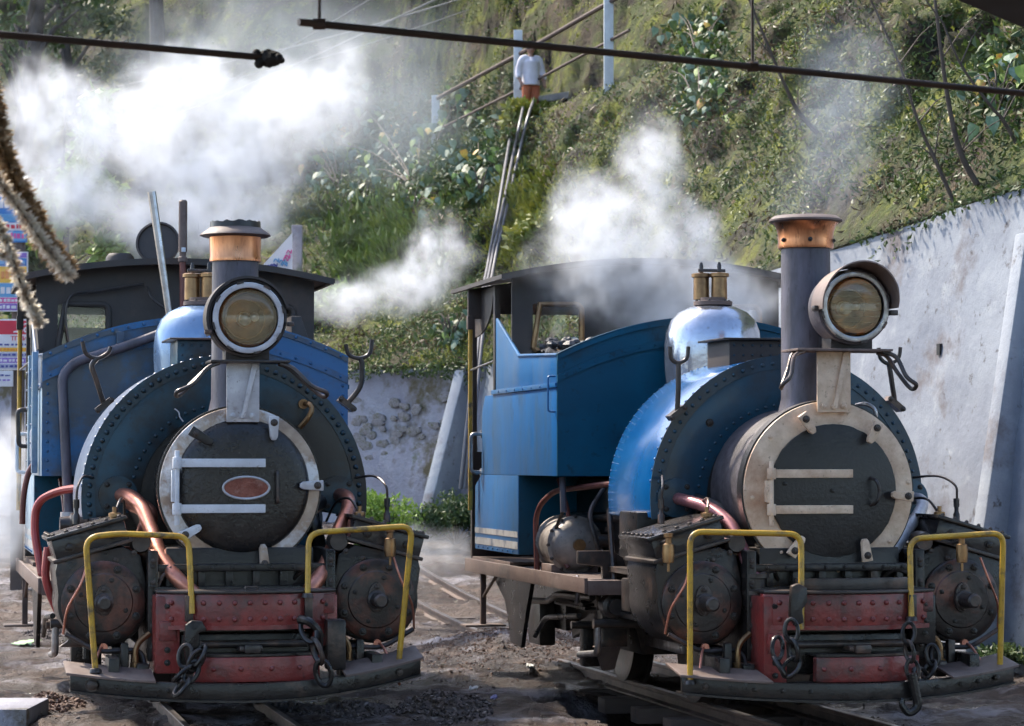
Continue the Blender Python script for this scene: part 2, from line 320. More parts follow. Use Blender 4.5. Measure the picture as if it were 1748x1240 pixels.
def build_loco(k):
    Lc = k == 'L'
    rt = empty('steam_locomotive', (ORG[k][0], ORG[k][1], 0), YAW[k])
    S, SG, IR, ID = MT['soot'], MT['soot_gloss'], MT['iron'], MT['iron_dark']
    P = lambda px, py, y: lp(k, px, py, y)
    # ---- frames, saddle, wheels
    MB().bx(-.30, .30, -.1, 5.0, .28, .72).build('main_frame', ID, rt, bevel=.01)
    MB().bx(-.42, .42, -.04, .66, .62, .99).build('smokebox_saddle', S, rt, bevel=.015)
    sd = MB().bx(-.47, .47, -.13, .02, .86, .90).build('saddle_flange', ID, rt, bevel=.006)
    MB().bx(-.47, .47, -.15, .0, .755, .775).build('saddle_foot', ID, rt, bevel=.004)
    for i in range(6): MB().bx(-.40 + i * .155, -.36 + i * .155, -.11, -.06, .775, .86).build('rib', ID, rt, bevel=.004)
    for i in range(8): bolt(sd, (-.40 + i * .115, -.131, .88), .012, 'iron_dark')
    wm = MB().lathe([(0, -.065), (.12, -.065), (.12, -.05), (.26, -.05), (.29, -.06), (.335, -.06), (.33, .05), (.36, .055), (.36, .075), (0, .075)], (0, 0, 0), 'x', 40).mesh('wheel', 30); wm.materials.append(MT['iron'])
    for sgn in (-1, 1):
        for wy in (1.35, 3.0): put('wheel', wm, None, rt, (sgn * .33, wy, .335), (0, 0, 0 if sgn < 0 else math.pi))
        MB().bx(sgn * .44, sgn * .48, 1.3, 3.05, .30, .37).build('coupling_rod', MT['bright_steel'], rt, bevel=.008)
        MB().tube([(sgn * .78, .5, .68), (sgn * .78, 1.2, .66)], .028, 12).build('piston_rod', MT['bright_steel'], rt)
        MB().bx(sgn * .70, sgn * .86, 1.1, 1.3, .57, .77).build('crosshead', IR, rt, bevel=.015)
        for z in (.52, .79): MB().bx(sgn * .73, sgn * .83, .5, 1.75, z, z + .035).build('slide_bar', IR, rt, bevel=.006)
        MB().prism([(sgn * .76, 1.2, .62), (sgn * .76, 1.2, .70), (sgn * .70, 2.95, .38), (sgn * .70, 2.95, .30)], (sgn * .045, 0, 0)).build('connecting_rod', IR, rt)
        mp = MB(); pl = [(.70, .32), (.70, .80), (.73, .88), (.80, .92), (1.02, .92), (1.02, .84), (.86, .82), (.86, .36), (.92, .32)]
        mp.prism([(sgn * a, 1.72, z) for a, z in pl], (0, .05, 0)).build('motion_plate', IR, rt, bevel=.008)
        for yy, zz, rr in ((1.5, .48, .03), (2.05, .44, .025)):
            MB().tube([(sgn * .62, yy, zz), (sgn * .98, yy, zz)], rr, 12).build('rocker_shaft', IR, rt)
        MB().tube(fillet([(sgn * .95, 1.5, .48), (sgn * .95, 1.5, .30), (sgn * .95, 1.95, .26)], .06), .022, 10).build('drop_link', MT['bright_steel'], rt)
        # running board, brackets, step
        bd = MB().bx(sgn * .50, sgn * 1.04, 1.42, 4.9, .725, .745).build('running_board', MT['board'], rt, bevel=.004)
        MB().bx(sgn * 1.04, sgn * 1.062, 1.40, 4.92, .67, .765).build('valance', MT['board'], bd, bevel=.004)
        MB().bx(sgn * .50, sgn * 1.04, 1.395, 1.42, .66, .75).build('valance', MT['board'], bd, bevel=.004)
        MB().prism([(sgn * .98, 3.1, .725), (sgn * .98, 4.4, .725), (sgn * .98, 4.25, .62), (sgn * .98, 3.95, .50), (sgn * .98, 3.75, .22), (sgn * .98, 3.45, .20), (sgn * .98, 3.3, .45)], (-sgn * .03, 0, 0)).build('spring_hanger', ID, rt, bevel=.006)
        MB().bx(sgn * .99, sgn * 1.03, 4.50, 4.54, .30, .725).bx(sgn * .86, sgn * 1.16, 4.42, 4.62, .285, .30).tube([(sgn * 1.01, 4.5, .5), (sgn * 1.01, 4.0, .70)], .012, 8).build('cab_step', MT['board'], rt, bevel=.003)
    # axle boxes below cab
        MB().bx(sgn * .62, sgn * .74, 3.9, 4.25, .18, .50).build('axle_box', IR, rt, bevel=.02)
    # ---- smokebox
    rr = .455 if Lc else .505; cz = 1.33 if Lc else 1.312
    MB().lathe([(.30, .02), (rr - .02, .02), (rr - .012, .03), (rr - .012, .08), (rr - .03, .085), (rr - .03, .78)], (0, 0, cz), 'y', 64).build('smokebox', MT['smokebox'] if not Lc else SG, rt)
    if Lc:
        MB().ring((0, 0, cz), .30, rr, -.025, .03, 72).build('smokebox_ring', MT['rim_worn'], rt, bevel=.006)
        MB().ring((0, 0, cz), rr - .012, rr + .012, -.005, .06, 72).build('smokebox_band', SG, rt)
        prof = [(0, -.085), (.10, -.083), (.2, -.078), (.29, -.068), (.345, -.056), (.372, -.043), (.385, -.022), (.385, -.01), (.2, -.01), (0, -.01)]
        door = MB().lathe(prof, (.012, 0, cz + .005), 'y', 64).build('smokebox_door', SG, rt, smooth=50)
        hz = (1.468, 1.21); hx0, hx1 = -.395, .135; hs = 'white_strap'
        hy = -.105
    else:
        MB().ring((0, 0, cz), .30, rr, -.03, .03, 72).build('smokebox_ring', MT['cream_paint'], rt, bevel=.008)
        MB().ring((0, 0, cz), rr - .012, rr + .01, -.012, .07, 72).build('smokebox_band', S, rt)
        rng = random.Random(3); pf = MB()
        # door edge slightly uneven where the paint stops
        n = 96; pts = []
        for i in range(n):
            a = 2 * math.pi * i / n; q = .377 + .004 * noise.noise(Vector((math.cos(a) * 9, math.sin(a) * 9, 0))); pts.append((.022 + q * math.cos(a), -.045, cz + q * math.sin(a)))
        door = pf.prism(pts, (0, .03, 0)).build('smokebox_door', S, rt, bevel=.004)
        hz = (1.408, 1.205); hx0, hx1 = -.385, .133; hs = 'cream_paint'
        hy = -.065
    for z in hz:
        st = MB().bx(hx0 + .05, hx1, hy, hy + .03, z - .024, z + .024)
        st.cyl((hx0 + .03, hy, z - .032), (hx0 + .03, hy, z + .032), .026, n=16)
        st.build('hinge_strap', MT[hs], door, bevel=.003)
    MB().cyl((hx0 + .03, hy, hz[1] - .09), (hx0 + .03, hy, hz[0] + .07), .014, n=14).bx(hx0 + .0, hx0 + .026, hy - .005, hy + .05, hz[1] + .04, hz[0] - .04).build('hinge_post', MT[hs], rt, bevel=.002)
    if Lc:
        p0, p1 = P(474, 806, -.10), P(474, 858, -.10)
        MB().tube(fillet([p0 + Vector((0, .04, 0)), p0, p1, p1 + Vector((0, .04, 0))], .02), .010, 10).build('door_handle', IR, door)
        c = P(420, 833, -.092); ov = MB(); n = 48
        ov.prism([(c.x + .133 * math.cos(2 * math.pi * i / n), -.098, c.z + .064 * math.sin(2 * math.pi * i / n)) for i in range(n)], (0, .025, 0))
        npl = ov.build('name_plate', mat('plate_red', (.16, .04, .025), (.26, .09, .06), .45, metal=.3, scale=14, c3=(.34, .2, .16), s3=9, t3=(.52, .7), bump=.3, bscale=60), door)
        MB().tube([(c.x + .131 * math.cos(2 * math.pi * i / n), -.098, c.z + .062 * math.sin(2 * math.pi * i / n)) for i in range(n)], .007, 8, closed=True).build('plate_rim', MT['silver_paint'], npl)
        clamps = [((350, 750), -35, 'soot', .11, (333, 740)), ((466, 744), -92, 'silver_paint', .10, (466, 722)), ((525, 829), 180, 'silver_paint', .10, (540, 829)), ((448, 940), 98, 'rim_worn', .11, (450, 962)), ((330, 905), 35, 'white_strap', .10, (315, 913))]
        cl = []
        for (mx, my), an, mm, ln, (bx_, by_) in clamps:
            a = P(bx_, by_, -.06); d = P(mx, my, -.06) - a; d.normalize()
            cl.append((a, d, mm, ln))
    else:
        cl = []
        for (bx_, by_), (mx, my) in (((1371, 716), (1385, 738)), ((1492, 731), (1482, 752)), ((1545, 847), (1525, 845)), ((1476, 948), (1473, 928)), ((1352, 940), (1362, 925))):
            a = P(bx_, by_, -.06); d = (P(mx, my, -.06) - a).normalized(); cl.append((a, d, 'cream_paint', .095))
        for q in ((1315, 746), (1284, 850), (1333, 943), (1430, 975), (1519, 925), (1551, 824), (1498, 735)):
            bolt(rt, P(*q, -.031), .011, 'cream_paint')
        p0, p1 = P(1487, 816, -.05), P(1487, 863, -.05)
        MB().tube(spline([p0 + Vector((0, .01, 0)), p0 + Vector((.015, -.05, -.02)), (p0 + p1) / 2 + Vector((.03, -.055, 0)), p1 + Vector((.015, -.05, .02)), p1 + Vector((0, .01, 0))], 5), .010, 10).build('door_handle', IR, door)
        for q in ((1340, 826), (1421, 838)): bolt(door, P(*q, -.046), .012, 'iron_dark')
    for a, d, mm, ln in cl:
        s = Vector((0, -1, 0)).cross(d).normalized(); q = MB(); w = .030
        pts = [a - d * .035 - s * w, a + d * (ln - .02) - s * w * .75, a + d * ln - s * w * .4, a + d * ln + s * w * .4, a + d * (ln - .02) + s * w * .75, a - d * .035 + s * w]
        c_ = q.prism([p + Vector((0, -.05, 0)) for p in pts], (0, .035, 0)).build('door_clamp', MT[mm], rt, bevel=.006)
        bolt(c_, a + Vector((0, -.05, 0)), .017, 'iron')
    # ---- chimney
    if Lc:
        ch = MB().lathe([(.0, 1.70), (.19, 1.70), (.155, 1.76), (.137, 1.84), (.134, 2.645), (0, 2.645)], (.012, .35, 0), 'z', 48).build('chimney', MT['chimney'], rt)
        MB().lathe([(.10, 2.64), (.149, 2.64), (.150, 2.66), (.147, 2.67), (.150, 2.76), (.152, 2.785), (.10, 2.785)], (.012, .35, 0), 'z', 48).build('chimney_cap', MT['copper'], ch)
        MB().lathe([(.09, 2.775), (.19, 2.785), (.207, 2.792), (.200, 2.803), (.172, 2.822), (.150, 2.838), (.11, 2.840), (.10, 2.80)], (.012, .35, 0), 'z', 48).build('chimney_lip', MT['board'], ch, smooth=50)
        rng = random.Random(5); n = 40; vs = []; fs = []
        for i in range(n):
            a = 2 * math.pi * i / n; hh = 2.872 + rng.uniform(-.006, .006)
            for r_, z_ in ((.148, 2.832), (.146, hh), (.128, hh - .004), (.126, 2.80)): vs.append((.012 + r_ * math.cos(a), .35 + r_ * math.sin(a), z_))
        for i in range(n):
            j = (i + 1) % n
            for q in range(4): fs.append((i * 4 + q, i * 4 + (q + 1) % 4, j * 4 + (q + 1) % 4, j * 4 + q))
        MB().add(vs, fs).build('chimney_band', MT['soot'], ch)
    else:
        ch = MB().lathe([(.0, 1.70), (.20, 1.70), (.165, 1.76), (.146, 1.84), (.143, 2.72), (0, 2.72)], (0, .35, 0), 'z', 48).build('chimney', MT['chimney'], rt)
        cp = MB().lathe([(.10, 2.715), (.160, 2.715), (.163, 2.73), (.160, 2.76), (.164, 2.81), (.176, 2.85), (.195, 2.868), (.10, 2.87)], (0, .35, 0), 'z', 48).build('chimney_cap', MT['copper'], ch, smooth=50)
        MB().lathe([(.10, 2.866), (.20, 2.866), (.214, 2.874), (.214, 2.884), (.185, 2.905), (.14, 2.906), (.13, 2.85)], (0, .35, 0), 'z', 48).build('chimney_lip', MT['board'], ch, smooth=50)
        for a in (-100, -30, 60, 200): bolt(cp, (.163 * math.cos(R(a)), .35 + .163 * math.sin(R(a)), 2.76), .011, 'iron_dark', (math.cos(R(a)), math.sin(R(a)), 0))
    # ---- headlamp on its bracket
    sx0, sx1, sz = (-.183, .268, 2.035) if Lc else (-.225, .345, 2.10)
    bx0, bx1, bz = (-.083, .103, 1.70) if Lc else (-.077, .122, 1.755)
    br = MB().bx(bx0, bx1, -.062, -.045, bz, sz).build('lamp_bracket', MT['silver_paint'] if Lc else MT['cream_paint'], rt, bevel=.003)
    tw = bx1 - bx0
    MB().prism([(bx0 + tw * .42, -.064, bz + .02), (bx0 + tw * .55, -.064, bz + .02), (bx0 + tw * .93, -.064, sz - .005), (bx0 + tw * .76, -.064, sz - .005)], (0, -.018, 0)).build('brace', MT['silver_paint'] if Lc else MT['cream_paint'], br, bevel=.003)
    for i in range(3): bolt(br, (bx0 + tw * (.18 + .30 * i), -.063, bz + .035), .016, 'silver_paint' if Lc else 'cream_paint')
    MB().bx(sx0, sx1, -.15, .14, sz, sz + .014).build('lamp_shelf', MT['board'] if not Lc else IR, rt, bevel=.003)
    for sgn in (-1, 1):
        ex = sx0 + .02 if sgn < 0 else sx1 - .02; dx = sgn * (.215 if Lc else .13); dz = -.17 if Lc else -.19
        for o in ((0, 0) if Lc else (0, 1))[:1 if Lc else 2]: pass
        loop = spline([(ex - sgn * .03, -.12, sz - .003), (ex + sgn * .04, -.15, sz - .035), (ex + dx * .6, -.20, sz + dz * .75), (ex + dx, -.22, sz + dz), (ex + dx * .93, -.16, sz + dz - .02), (ex + dx * .5, -.10, sz + dz * .62), (ex + sgn * .02, -.05, sz - .025), (ex - sgn * .03, -.02, sz - .003)], 6)
        MB().tube(loop, .0125, 10).build('lamp_guard', IR, rt)
    lc = Vector((.03, -.03, 2.288)) if Lc else Vector((.125, -.03, 2.352)); lr = .222 if Lc else .215
    lamp = MB().lathe([(0, .20), (.10, .20), (.15, .185), (.20, .13), (lr, .06), (lr, -.08), (lr - .012, -.085), (lr - .015, .0), (.10, .12), (0, .13)], lc, 'y', 48).build('headlamp', MT['cab_dark'] if Lc else MT['smokebox'], rt, smooth=45)
    MB().ring(lc, .170, .202, -.112, -.075, 64).build('lamp_rim', MT['silver_paint'] if Lc else MT['bright_steel'], lamp, bevel=.006)
    for i in range(8):
        a0 = i * 45 + 8; MB().ring(lc, .196, .208, -.118, -.10, 6, a0, a0 + 12).build('rim_catch', MT['iron'], lamp)
    MB().lathe([(.165, -.085), (.16, -.05), (.14, .0), (.11, .05), (.07, .08), (.03, .095), (.0, .097)], lc, 'y', 40, cap=False).build('reflector', MT['reflector'], lamp, smooth=80)
    MB().lathe([(.0, .10), (.045, .10), (.045, .082), (.0, .08)], lc, 'y', 20).build('bulb_holder', MT['brass'], lamp)
    MB().lathe([(0, .09), (.028, .085), (.036, .055), (.032, .025), (.018, .008), (.0, .003)], lc, 'y', 20).build('bulb', MT['bright_steel'], lamp, smooth=80)
    for rq, yq in ((.112, .045),): MB().tube([lc + Vector((rq * math.cos(2 * math.pi * i / 40), yq, rq * math.sin(2 * math.pi * i / 40))) for i in range(40)], .004, 6, closed=True).build('reflection_ring', MT['brass'], lamp)  # brass hoop added to stand for a reflection inside the lamp
    MB().ball(lc + Vector((.052, .03, .012)), .026, n=14, m=10).build('highlight_ball', MT['bright_steel'], lamp, smooth=80)  # steel ball added as a second highlight behind the lens
    if not Lc:
        for q in (-.09, -.055, -.02, .02, .055, .09): MB().cyl(lc + Vector((-math.sqrt(.162 ** 2 - q * q), -.096, q)), lc + Vector((math.sqrt(.162 ** 2 - q * q), -.096, q)), .0022, n=6).build('lens_rib', MT['glass'], lamp)
    MB().lathe([(.168, -.088), (.168, -.094), (.12, -.103), (.06, -.108), (.0, -.110), ], lc, 'y', 40).build('lamp_glass', MT['glass'], lamp, smooth=80)
    if Lc:
        MB().ring(lc, lr + .002, lr + .016, -.10, .08, 40, 15, 205).build('visor', MT['cab_dark'], lamp)
        for a in (200, -8): MB().box(lc + Vector(((lr + .02) * math.cos(R(a)), -.10, (lr + .02) * math.sin(R(a)))), (.04, .03, .025)).build('hinge', IR, lamp, bevel=.004)
    else:
        vs = MB(); n = 40; o = []; 
        for r_, in ((lr + .004,), (lr + .012,)):
            front = []; back = []
            for i in range(n + 1):
                t = i / n; a = R(-2 + 187 * t); ln = .10 + .07 * math.sin(math.pi * t); q = r_ + .025 * math.sin(math.pi * t)
                front.append(lc + Vector((q * math.cos(a), -.09 - ln, q * math.sin(a)))); back.append(lc + Vector((r_ * math.cos(a), .0, r_ * math.sin(a))))
            o.append((front, back))
        n1 = n + 1; V = o[0][0] + o[0][1] + o[1][0] + o[1][1]; F = []
        for i in range(n): F += [(i, i + 1, n1 + i + 1, n1 + i), (2 * n1 + i, 2 * n1 + i + 1, 3 * n1 + i + 1, 3 * n1 + i), (i, i + 1, 2 * n1 + i + 1, 2 * n1 + i), (n1 + i, n1 + i + 1, 3 * n1 + i + 1, 3 * n1 + i)]
        MB().add(V, F).build('visor', mat('visor_tan', (.26, .2, .17), (.2, .15, .13), .5, metal=.3, scale=6), lamp)
        for a in (183, -8): MB().box(lc + Vector(((lr + .015) * math.cos(R(a)), -.10, (lr + .015) * math.sin(R(a)))), (.045, .05, .03)).build('hinge', IR, lamp, bevel=.005)
    MB().bx(lc.x - .12, lc.x + .13, -.06, .1, sz + .014, lc.z - lr + .07).build('lamp_foot', MT['cab_dark'], rt, bevel=.006)
    # ---- saddle tank
    a0, a1 = -8, 188; ro, ri = .838, .50; y0, y1 = .70, 1.68
    skin = MT['skin_grey'] if Lc else MT['blue_skin']; plate = MT['blue_sooty'] if Lc else MT['blue_plate']
    pm = 'blue_sooty' if Lc else 'blue_plate'
    tk = MB().ring((0, 0, 1.26), ri + .02, ro, y0 + .004, y1, 96, a0, a1).build('saddle_tank', skin, rt, smooth=30, bevel=.012)
    MB().ring((0, 0, 1.26), ri, ro + .008, y0 - .012, y0 + .003, 96, a0 - .4, a1 + .4).build('tank_front_plate', plate, tk, bevel=.004)
    fr = MB().ring((0, 0, 1.26), ro - .07, ro + .010, y0 - .018, y0 - .0125, 96, a0 - .4, a1 + .4).build('flange_strip', plate, tk)
    ns = 50 if Lc else 44
    for i in range(ns):
        a = R(a0 + 1.5 + (a1 - a0 - 3) * i / (ns - 1)); c_, s_ = math.cos(a), math.sin(a)
        rivet(fr, ((ro - .036) * c_, y0 - .018, 1.26 + (ro - .036) * s_), .0165 if Lc else .0125, pm)
        if i % 1 == 0 and s_ > .05: rivet(tk, ((ro + .001) * c_, y0 + .03, 1.26 + (ro + .001) * s_), .0165 if Lc else .010, 'skin_grey' if Lc else 'blue_skin', (c_, 0, s_))
    for i in range(34):
        a = R(a0 + 4 + (a1 - a0 - 8) * i / 33); c_, s_ = math.cos(a), math.sin(a)
        rivet(fr, ((ri + .055) * c_, y0 - .013, 1.26 + (ri + .055) * s_), .013 if Lc else .0105, pm)
    if not Lc:
        for i in range(40):
            a = R(60 + 125 * i / 39); c_, s_ = math.cos(a), math.sin(a)
            rivet(tk, ((ro + .001) * c_, y1 - .03, 1.26 + (ro + .001) * s_), .007, 'blue_skin', (c_, 0, s_))
        bolt(tk, P(1211, 722, .69), .02, 'iron_dark')
    # filler box on tank top
    fb = MB().bx(-.26, .27, 1.0, 1.45, 2.03, 2.21).build('filler_box', MT['blue_sooty'] if Lc else MT['cab_dark'], rt, bevel=.006)
    MB().bx(-.31, .32, .96, 1.49, 2.212, 2.224).build('filler_lid', IR, fb, bevel=.003)
    for i in range(9): rivet(fb, (-.23 + .058 * i, .998, 2.18), .009, 'blue_sooty'); rivet(fb, (-.23 + .058 * i, .998, 2.12), .008, 'blue_sooty')
    # lamp irons (forks) on the tank edge
    if Lc: forks = [((178, 692), (164, 648), (157, 625), [(141, 583), (147, 604), (166, 612), (184, 603), (189, 592)]), ((592, 690), (615, 660), (618, 625), [(590, 588), (596, 606), (615, 612), (631, 603), (635, 580)])]
    else: forks = [((1156, 705), (1158, 660), (1158, 625), [(1144, 592), (1146, 612), (1158, 620), (1172, 612), (1175, 592)]), ((1528, 690), (1522, 650), (1518, 625), [(1500, 594), (1503, 612), (1517, 621), (1533, 612), (1537, 593)])]
    for base, mid, top, U in forks:
        yy = .68
        st = MB().tube(spline([P(*base, yy), P(*mid, yy - .01), P(*top, yy - .01), P(*U[2], yy - .01)], 6), .016, 10)
        st.tube(spline([P(*q, yy - .01) for q in U], 6), .0125, 10)
        b0 = P(*base, yy); st.box(b0 + Vector((0, .02, 0)), (.11, .10, .035), Matrix.Rotation(R(38 if b0.x > 0 else -38), 3, 'Y'))
        fk = st.build('lamp_iron', IR, rt)
        for q in (-1, 1): bolt(fk, b0 + Vector((q * .04, -.03, -q * .03 * (1 if b0.x > 0 else -1))), .013)
    # ---- boiler, dome, safety valves
    MB().cyl((0, .7, 1.33), (0, 2.4, 1.33), .50, n=48).build('boiler', S, rt)
    DX = 0.0 if Lc else -.05
    dm = MB().lathe([(.30, 1.75), (.302, 1.95), (.312, 2.13), (.312, 2.23), (.30, 2.31), (.27, 2.385), (.22, 2.435), (.15, 2.468), (.10, 2.478), (0, 2.478)], (DX, 2.0, 0), 'z', 56).build('steam_dome', MT['dome_blue'] if Lc else MT['dome_metal'], rt, smooth=70)
    sv = MB().lathe([(0, 2.48), (.125, 2.48), (.125, 2.505), (.085, 2.51), (.085, 2.53), (0, 2.53)], (DX, 2.0, 0), 'z', 28)
    svo = sv.build('safety_valve', MT['board'], rt)
    for dx, dy in ((-.062, .05), (.04, -.01)):
        MB().lathe([(0, 2.52), (.052, 2.52), (.05, 2.66), (.064, 2.665), (.064, 2.685), (.05, 2.69), (0, 2.69)], (DX + dx, 2.0 + dy, 0), 'z', 22).build('valve_column', MT['brass'], svo)
        MB().lathe([(0, 2.69), (.014, 2.69), (.014, 2.74), (.008, 2.76), (0, 2.76)], (DX + dx, 2.0 + dy, 0), 'z', 12).build('valve_spindle', IR, svo)
    MB().bx(DX - .10, DX + .08, 1.98, 2.0, 2.695, 2.715).build('valve_lever', IR, svo, bevel=.003)
    for a in range(0, 360, 60): bolt(svo, (DX + .108 * math.cos(R(a)), 2.0 + .108 * math.sin(R(a)), 2.505), .010, 'iron', (0, 0, 1))
    # ---- front bunker: arched wing plate, its bands, sides
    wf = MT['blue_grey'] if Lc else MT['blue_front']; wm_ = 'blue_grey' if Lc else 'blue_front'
    def arch(x, dz=0): return 2.172 + .25 * (1 - x * x) + dz
    xs = [-1.0 + 2.0 * i / 40 for i in range(41)]
    wy = 2.33
    wp = MB().strip([(x, wy, arch(x)) for x in xs], [(x, wy, 1.383) for x in xs], (0, .02, 0)).build('bunker_front', wf, rt)
    MB().strip([(x, wy - .014, arch(x)) for x in xs], [(x, wy - .014, arch(x, -.038)) for x in xs], (0, .013, 0)).build('top_band', wf, wp)
    MB().strip([(x, wy - .016, arch(x, .004)) for x in xs], [(x, wy - .016, arch(x, -.008)) for x in xs], (0, .06, 0)).build('top_edge', wf, wp)
    MB().strip([(x, wy - .012, arch(x, -.135)) for x in xs], [(x, wy - .012, arch(x, -.18)) for x in xs], (0, .011, 0)).build('seam_band', wf, wp)
    for i in range(20):
        x = -.95 + 1.9 * i / 19; rivet(wp, (x, wy - .012, arch(x, -.157)), .0095 if Lc else .0075, wm_)
        if Lc: rivet(wp, (x, wy - .014, arch(x, -.019)), .0115, wm_)
    if Lc:
        for x in (-.965, .965):
            for i in range(11): rivet(wp, (x, wy - .001, 1.42 + i * .062), .010, wm_)
    for sgn in (-1, 1):
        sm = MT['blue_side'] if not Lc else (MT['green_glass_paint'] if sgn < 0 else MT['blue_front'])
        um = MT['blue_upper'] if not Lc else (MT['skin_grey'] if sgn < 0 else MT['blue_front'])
        X = sgn * 1.0; t_ = -sgn * .02
        lo = MB().prism([(X, 2.352, 1.383), (X, 2.352, 1.955), (X, 4.50, 1.955), (X, 4.60, 1.84), (X, 4.62, 1.383)], (t_, 0, 0)).build('bunker_side', sm, rt, bevel=.003)
        MB().prism([(X - sgn * .012, 2.352, 1.99), (X - sgn * .012, 2.352, 2.168), (X - sgn * .012, 3.47, 2.205), (X - sgn * .012, 4.15, 2.49), (X - sgn * .012, 4.23, 2.50), (X - sgn * .012, 4.23, 1.99)], (t_, 0, 0)).build('upper_side', um, lo, bevel=.003)
        MB().prism([(X + sgn * .012, 2.34, 1.957), (X + sgn * .012, 2.34, 1.988), (X + sgn * .012, 4.25, 1.988), (X + sgn * .012, 4.25, 1.957)], (-sgn * .03, 0, 0)).build('side_band', um, lo, bevel=.003)
        for i in range(7): rivet(lo, (X + sgn * .013, 2.5 + i * .25, 1.972), .008, 'blue_side', (sgn, 0, 0))
        # bead along the sloping cut of the cab side
        MB().tube([(X - sgn * .012, 2.36, 2.17), (X - sgn * .012, 3.47, 2.207), (X - sgn * .012, 4.15, 2.492)], .011, 8).build('edge_bead', um, lo)
        # cab lower side and its white lining
        lc_ = MB().prism([(X, 3.44, .838), (X, 3.44, 1.381), (X, 4.64, 1.381), (X, 4.84, 1.30), (X, 4.84, .838)], (t_, 0, 0)).build('cab_side', sm, rt, bevel=.003)
        for z0, z1 in ((.955, .995), (.875, .925)): MB().bx(X + sgn * .001, X + sgn * .004, 3.45, 4.83, z0, z1).build('lining_stripe', mat('stripe', (.36, .36, .36), (.28, .26, .24), .5, c3=(.10, .12, .16), s3=6, t3=(.5, .62)), lc_)
        for i in range(8): rivet(lc_, (X + sgn * .001, 3.6 + i * .16, .856), .009, 'blue_side', (sgn, 0, 0))
        MB().bx(sgn * .52, sgn * .995, 3.435, 3.455, .838, 1.383).build('bunker_inner_front', MT['blue_front'], rt, bevel=.002)
        MB().bx(sgn * .50, sgn * .995, 2.36, 3.5, 1.385, 1.40).build('bunker_floor', MT['cab_dark'], rt)
        # cab pillars and handrails
        MB().bx(sgn * .955, sgn * .995, 4.20, 4.26, 1.99, 2.74).build('cab_pillar', MT['cab_dark'], rt, bevel=.006)
        MB().bx(sgn * .955, sgn * .995, 4.98, 5.03, .76, 2.74).build('cab_pillar', MT['cab_dark'], rt, bevel=.006)
        gus = MB().prism([(sgn * .975, 4.26, 2.74), (sgn * .975, 4.98, 2.74), (sgn * .975, 4.98, 2.40)] + [(sgn * .975, 4.98 - .62 * math.sin(R(a)), 2.40 + .27 * (1 - math.cos(R(a)))) for a in range(10, 91, 10)], (-sgn * .012, 0, 0)).build('pillar_gusset', MT['cab_dark'], rt)
        hr = MB().tube([(sgn * 1.05, 4.78, 1.12), (sgn * 1.05, 4.78, 2.46)], .017, 10).build('cab_handrail', MT['yellow_rail'], rt)
        MB().box((sgn * 1.05, 4.78, 2.50), (.05, .06, .10)).bx(sgn * .97, sgn * 1.07, 4.76, 4.80, 2.53, 2.75).build('rail_bracket', MT['cab_dark'], hr, bevel=.005)
        MB().tube([(sgn * 1.05, 4.78, 2.15), (sgn * .99, 4.25, 2.20)], .008, 8).build('stay_wire', MT['bright_steel'], hr)
        hh = [(X, 4.66, 1.68), (X + sgn * .07, 4.66, 1.68), (X + sgn * .07, 4.66, 1.40), (X, 4.66, 1.40)]
        g = MB().tube(fillet(hh, .035), .014, 10).lathe([(.0, 0), (.03, 0), (.03, .012), (0, .012)], (X, 4.66, 1.68), 'x', 14).lathe([(0, 0), (.03, 0), (.03, .012), (0, .012)], (X, 4.66, 1.40), 'x', 14)
        g.build('grab_handle', MT['bright_steel'] if not Lc else MT['white_strap'], rt)
        if not Lc:
            MB().tube(fillet([(X, 2.38, 2.03), (X + sgn * .05, 2.38, 2.03), (X + sgn * .05, 2.38, 1.80), (X, 2.38, 1.80)], .02), .007, 8).build('side_hook', MT['blue_upper'], rt)
    # ---- cab front, roof
    cw = MB(); cy_ = 3.72; D = MT['cab_dark']
    w0, w1, wz0, wz1 = .48, .83, 2.25, 2.58
    top = lambda x: 2.755 + .125 * (1 - (x / 1.08) ** 2)
    for a, b_, z0, z1f in ((-.98, -w1, 1.4, None), (-w1, -w0, 1.4, wz0), (-w1, -w0, wz1, None), (-w0, w0, 1.4, None), (w0, w1, 1.4, wz0), (w0, w1, wz1, None), (w1, .98, 1.4, None)):
        seg = [a + (b_ - a) * i / 8 for i in range(9)]
        cw.strip([(x, cy_, z1f if z1f else top(x) - .012) for x in seg], [(x, cy_, z0) for x in seg], (0, .02, 0))
    cab = cw.build('cab_front', D, rt)
    for sgn in (-1, 1):
        fr_ = [(sgn * (w0 + w1) / 2 + dx * (w1 - w0) / 2, cy_ - .012, (wz0 + wz1) / 2 + dz * (wz1 - wz0) / 2) for dx, dz in ((-1, -1), (-1, 1), (1, 1), (1, -1))]
        loop = fillet(fr_ + [fr_[0], fr_[1]], .05)[6:-1]
        wn = MB().tube(loop[:-1], .022, 8, closed=True).build('cab_window', MT['brass'] if not Lc else D, cab)
        MB().bx(sgn * w0, sgn * w1, cy_ + .004, cy_ + .010, wz0, wz1).build('pane', MT['window'], wn)
    xs2 = [-1.09 + 2.18 * i / 36 for i in range(37)]
    rf = MB().strip([(x, 3.52, top(x)) for x in xs2], [(x, 5.25, top(x)) for x in xs2], (0, 0, .018)).build('cab_roof', MT['roof_sheet'], rt)
    MB().strip([(x, 3.515, top(x) + .022) for x in xs2], [(x, 3.515, top(x) - .022) for x in xs2], (0, .014, 0)).build('roof_edge', D, rf)
    for sgn in (-1, 1): MB().bx(sgn * 1.07, sgn * 1.10, 3.52, 5.25, 2.742, 2.772).build('roof_edge', D, rf)
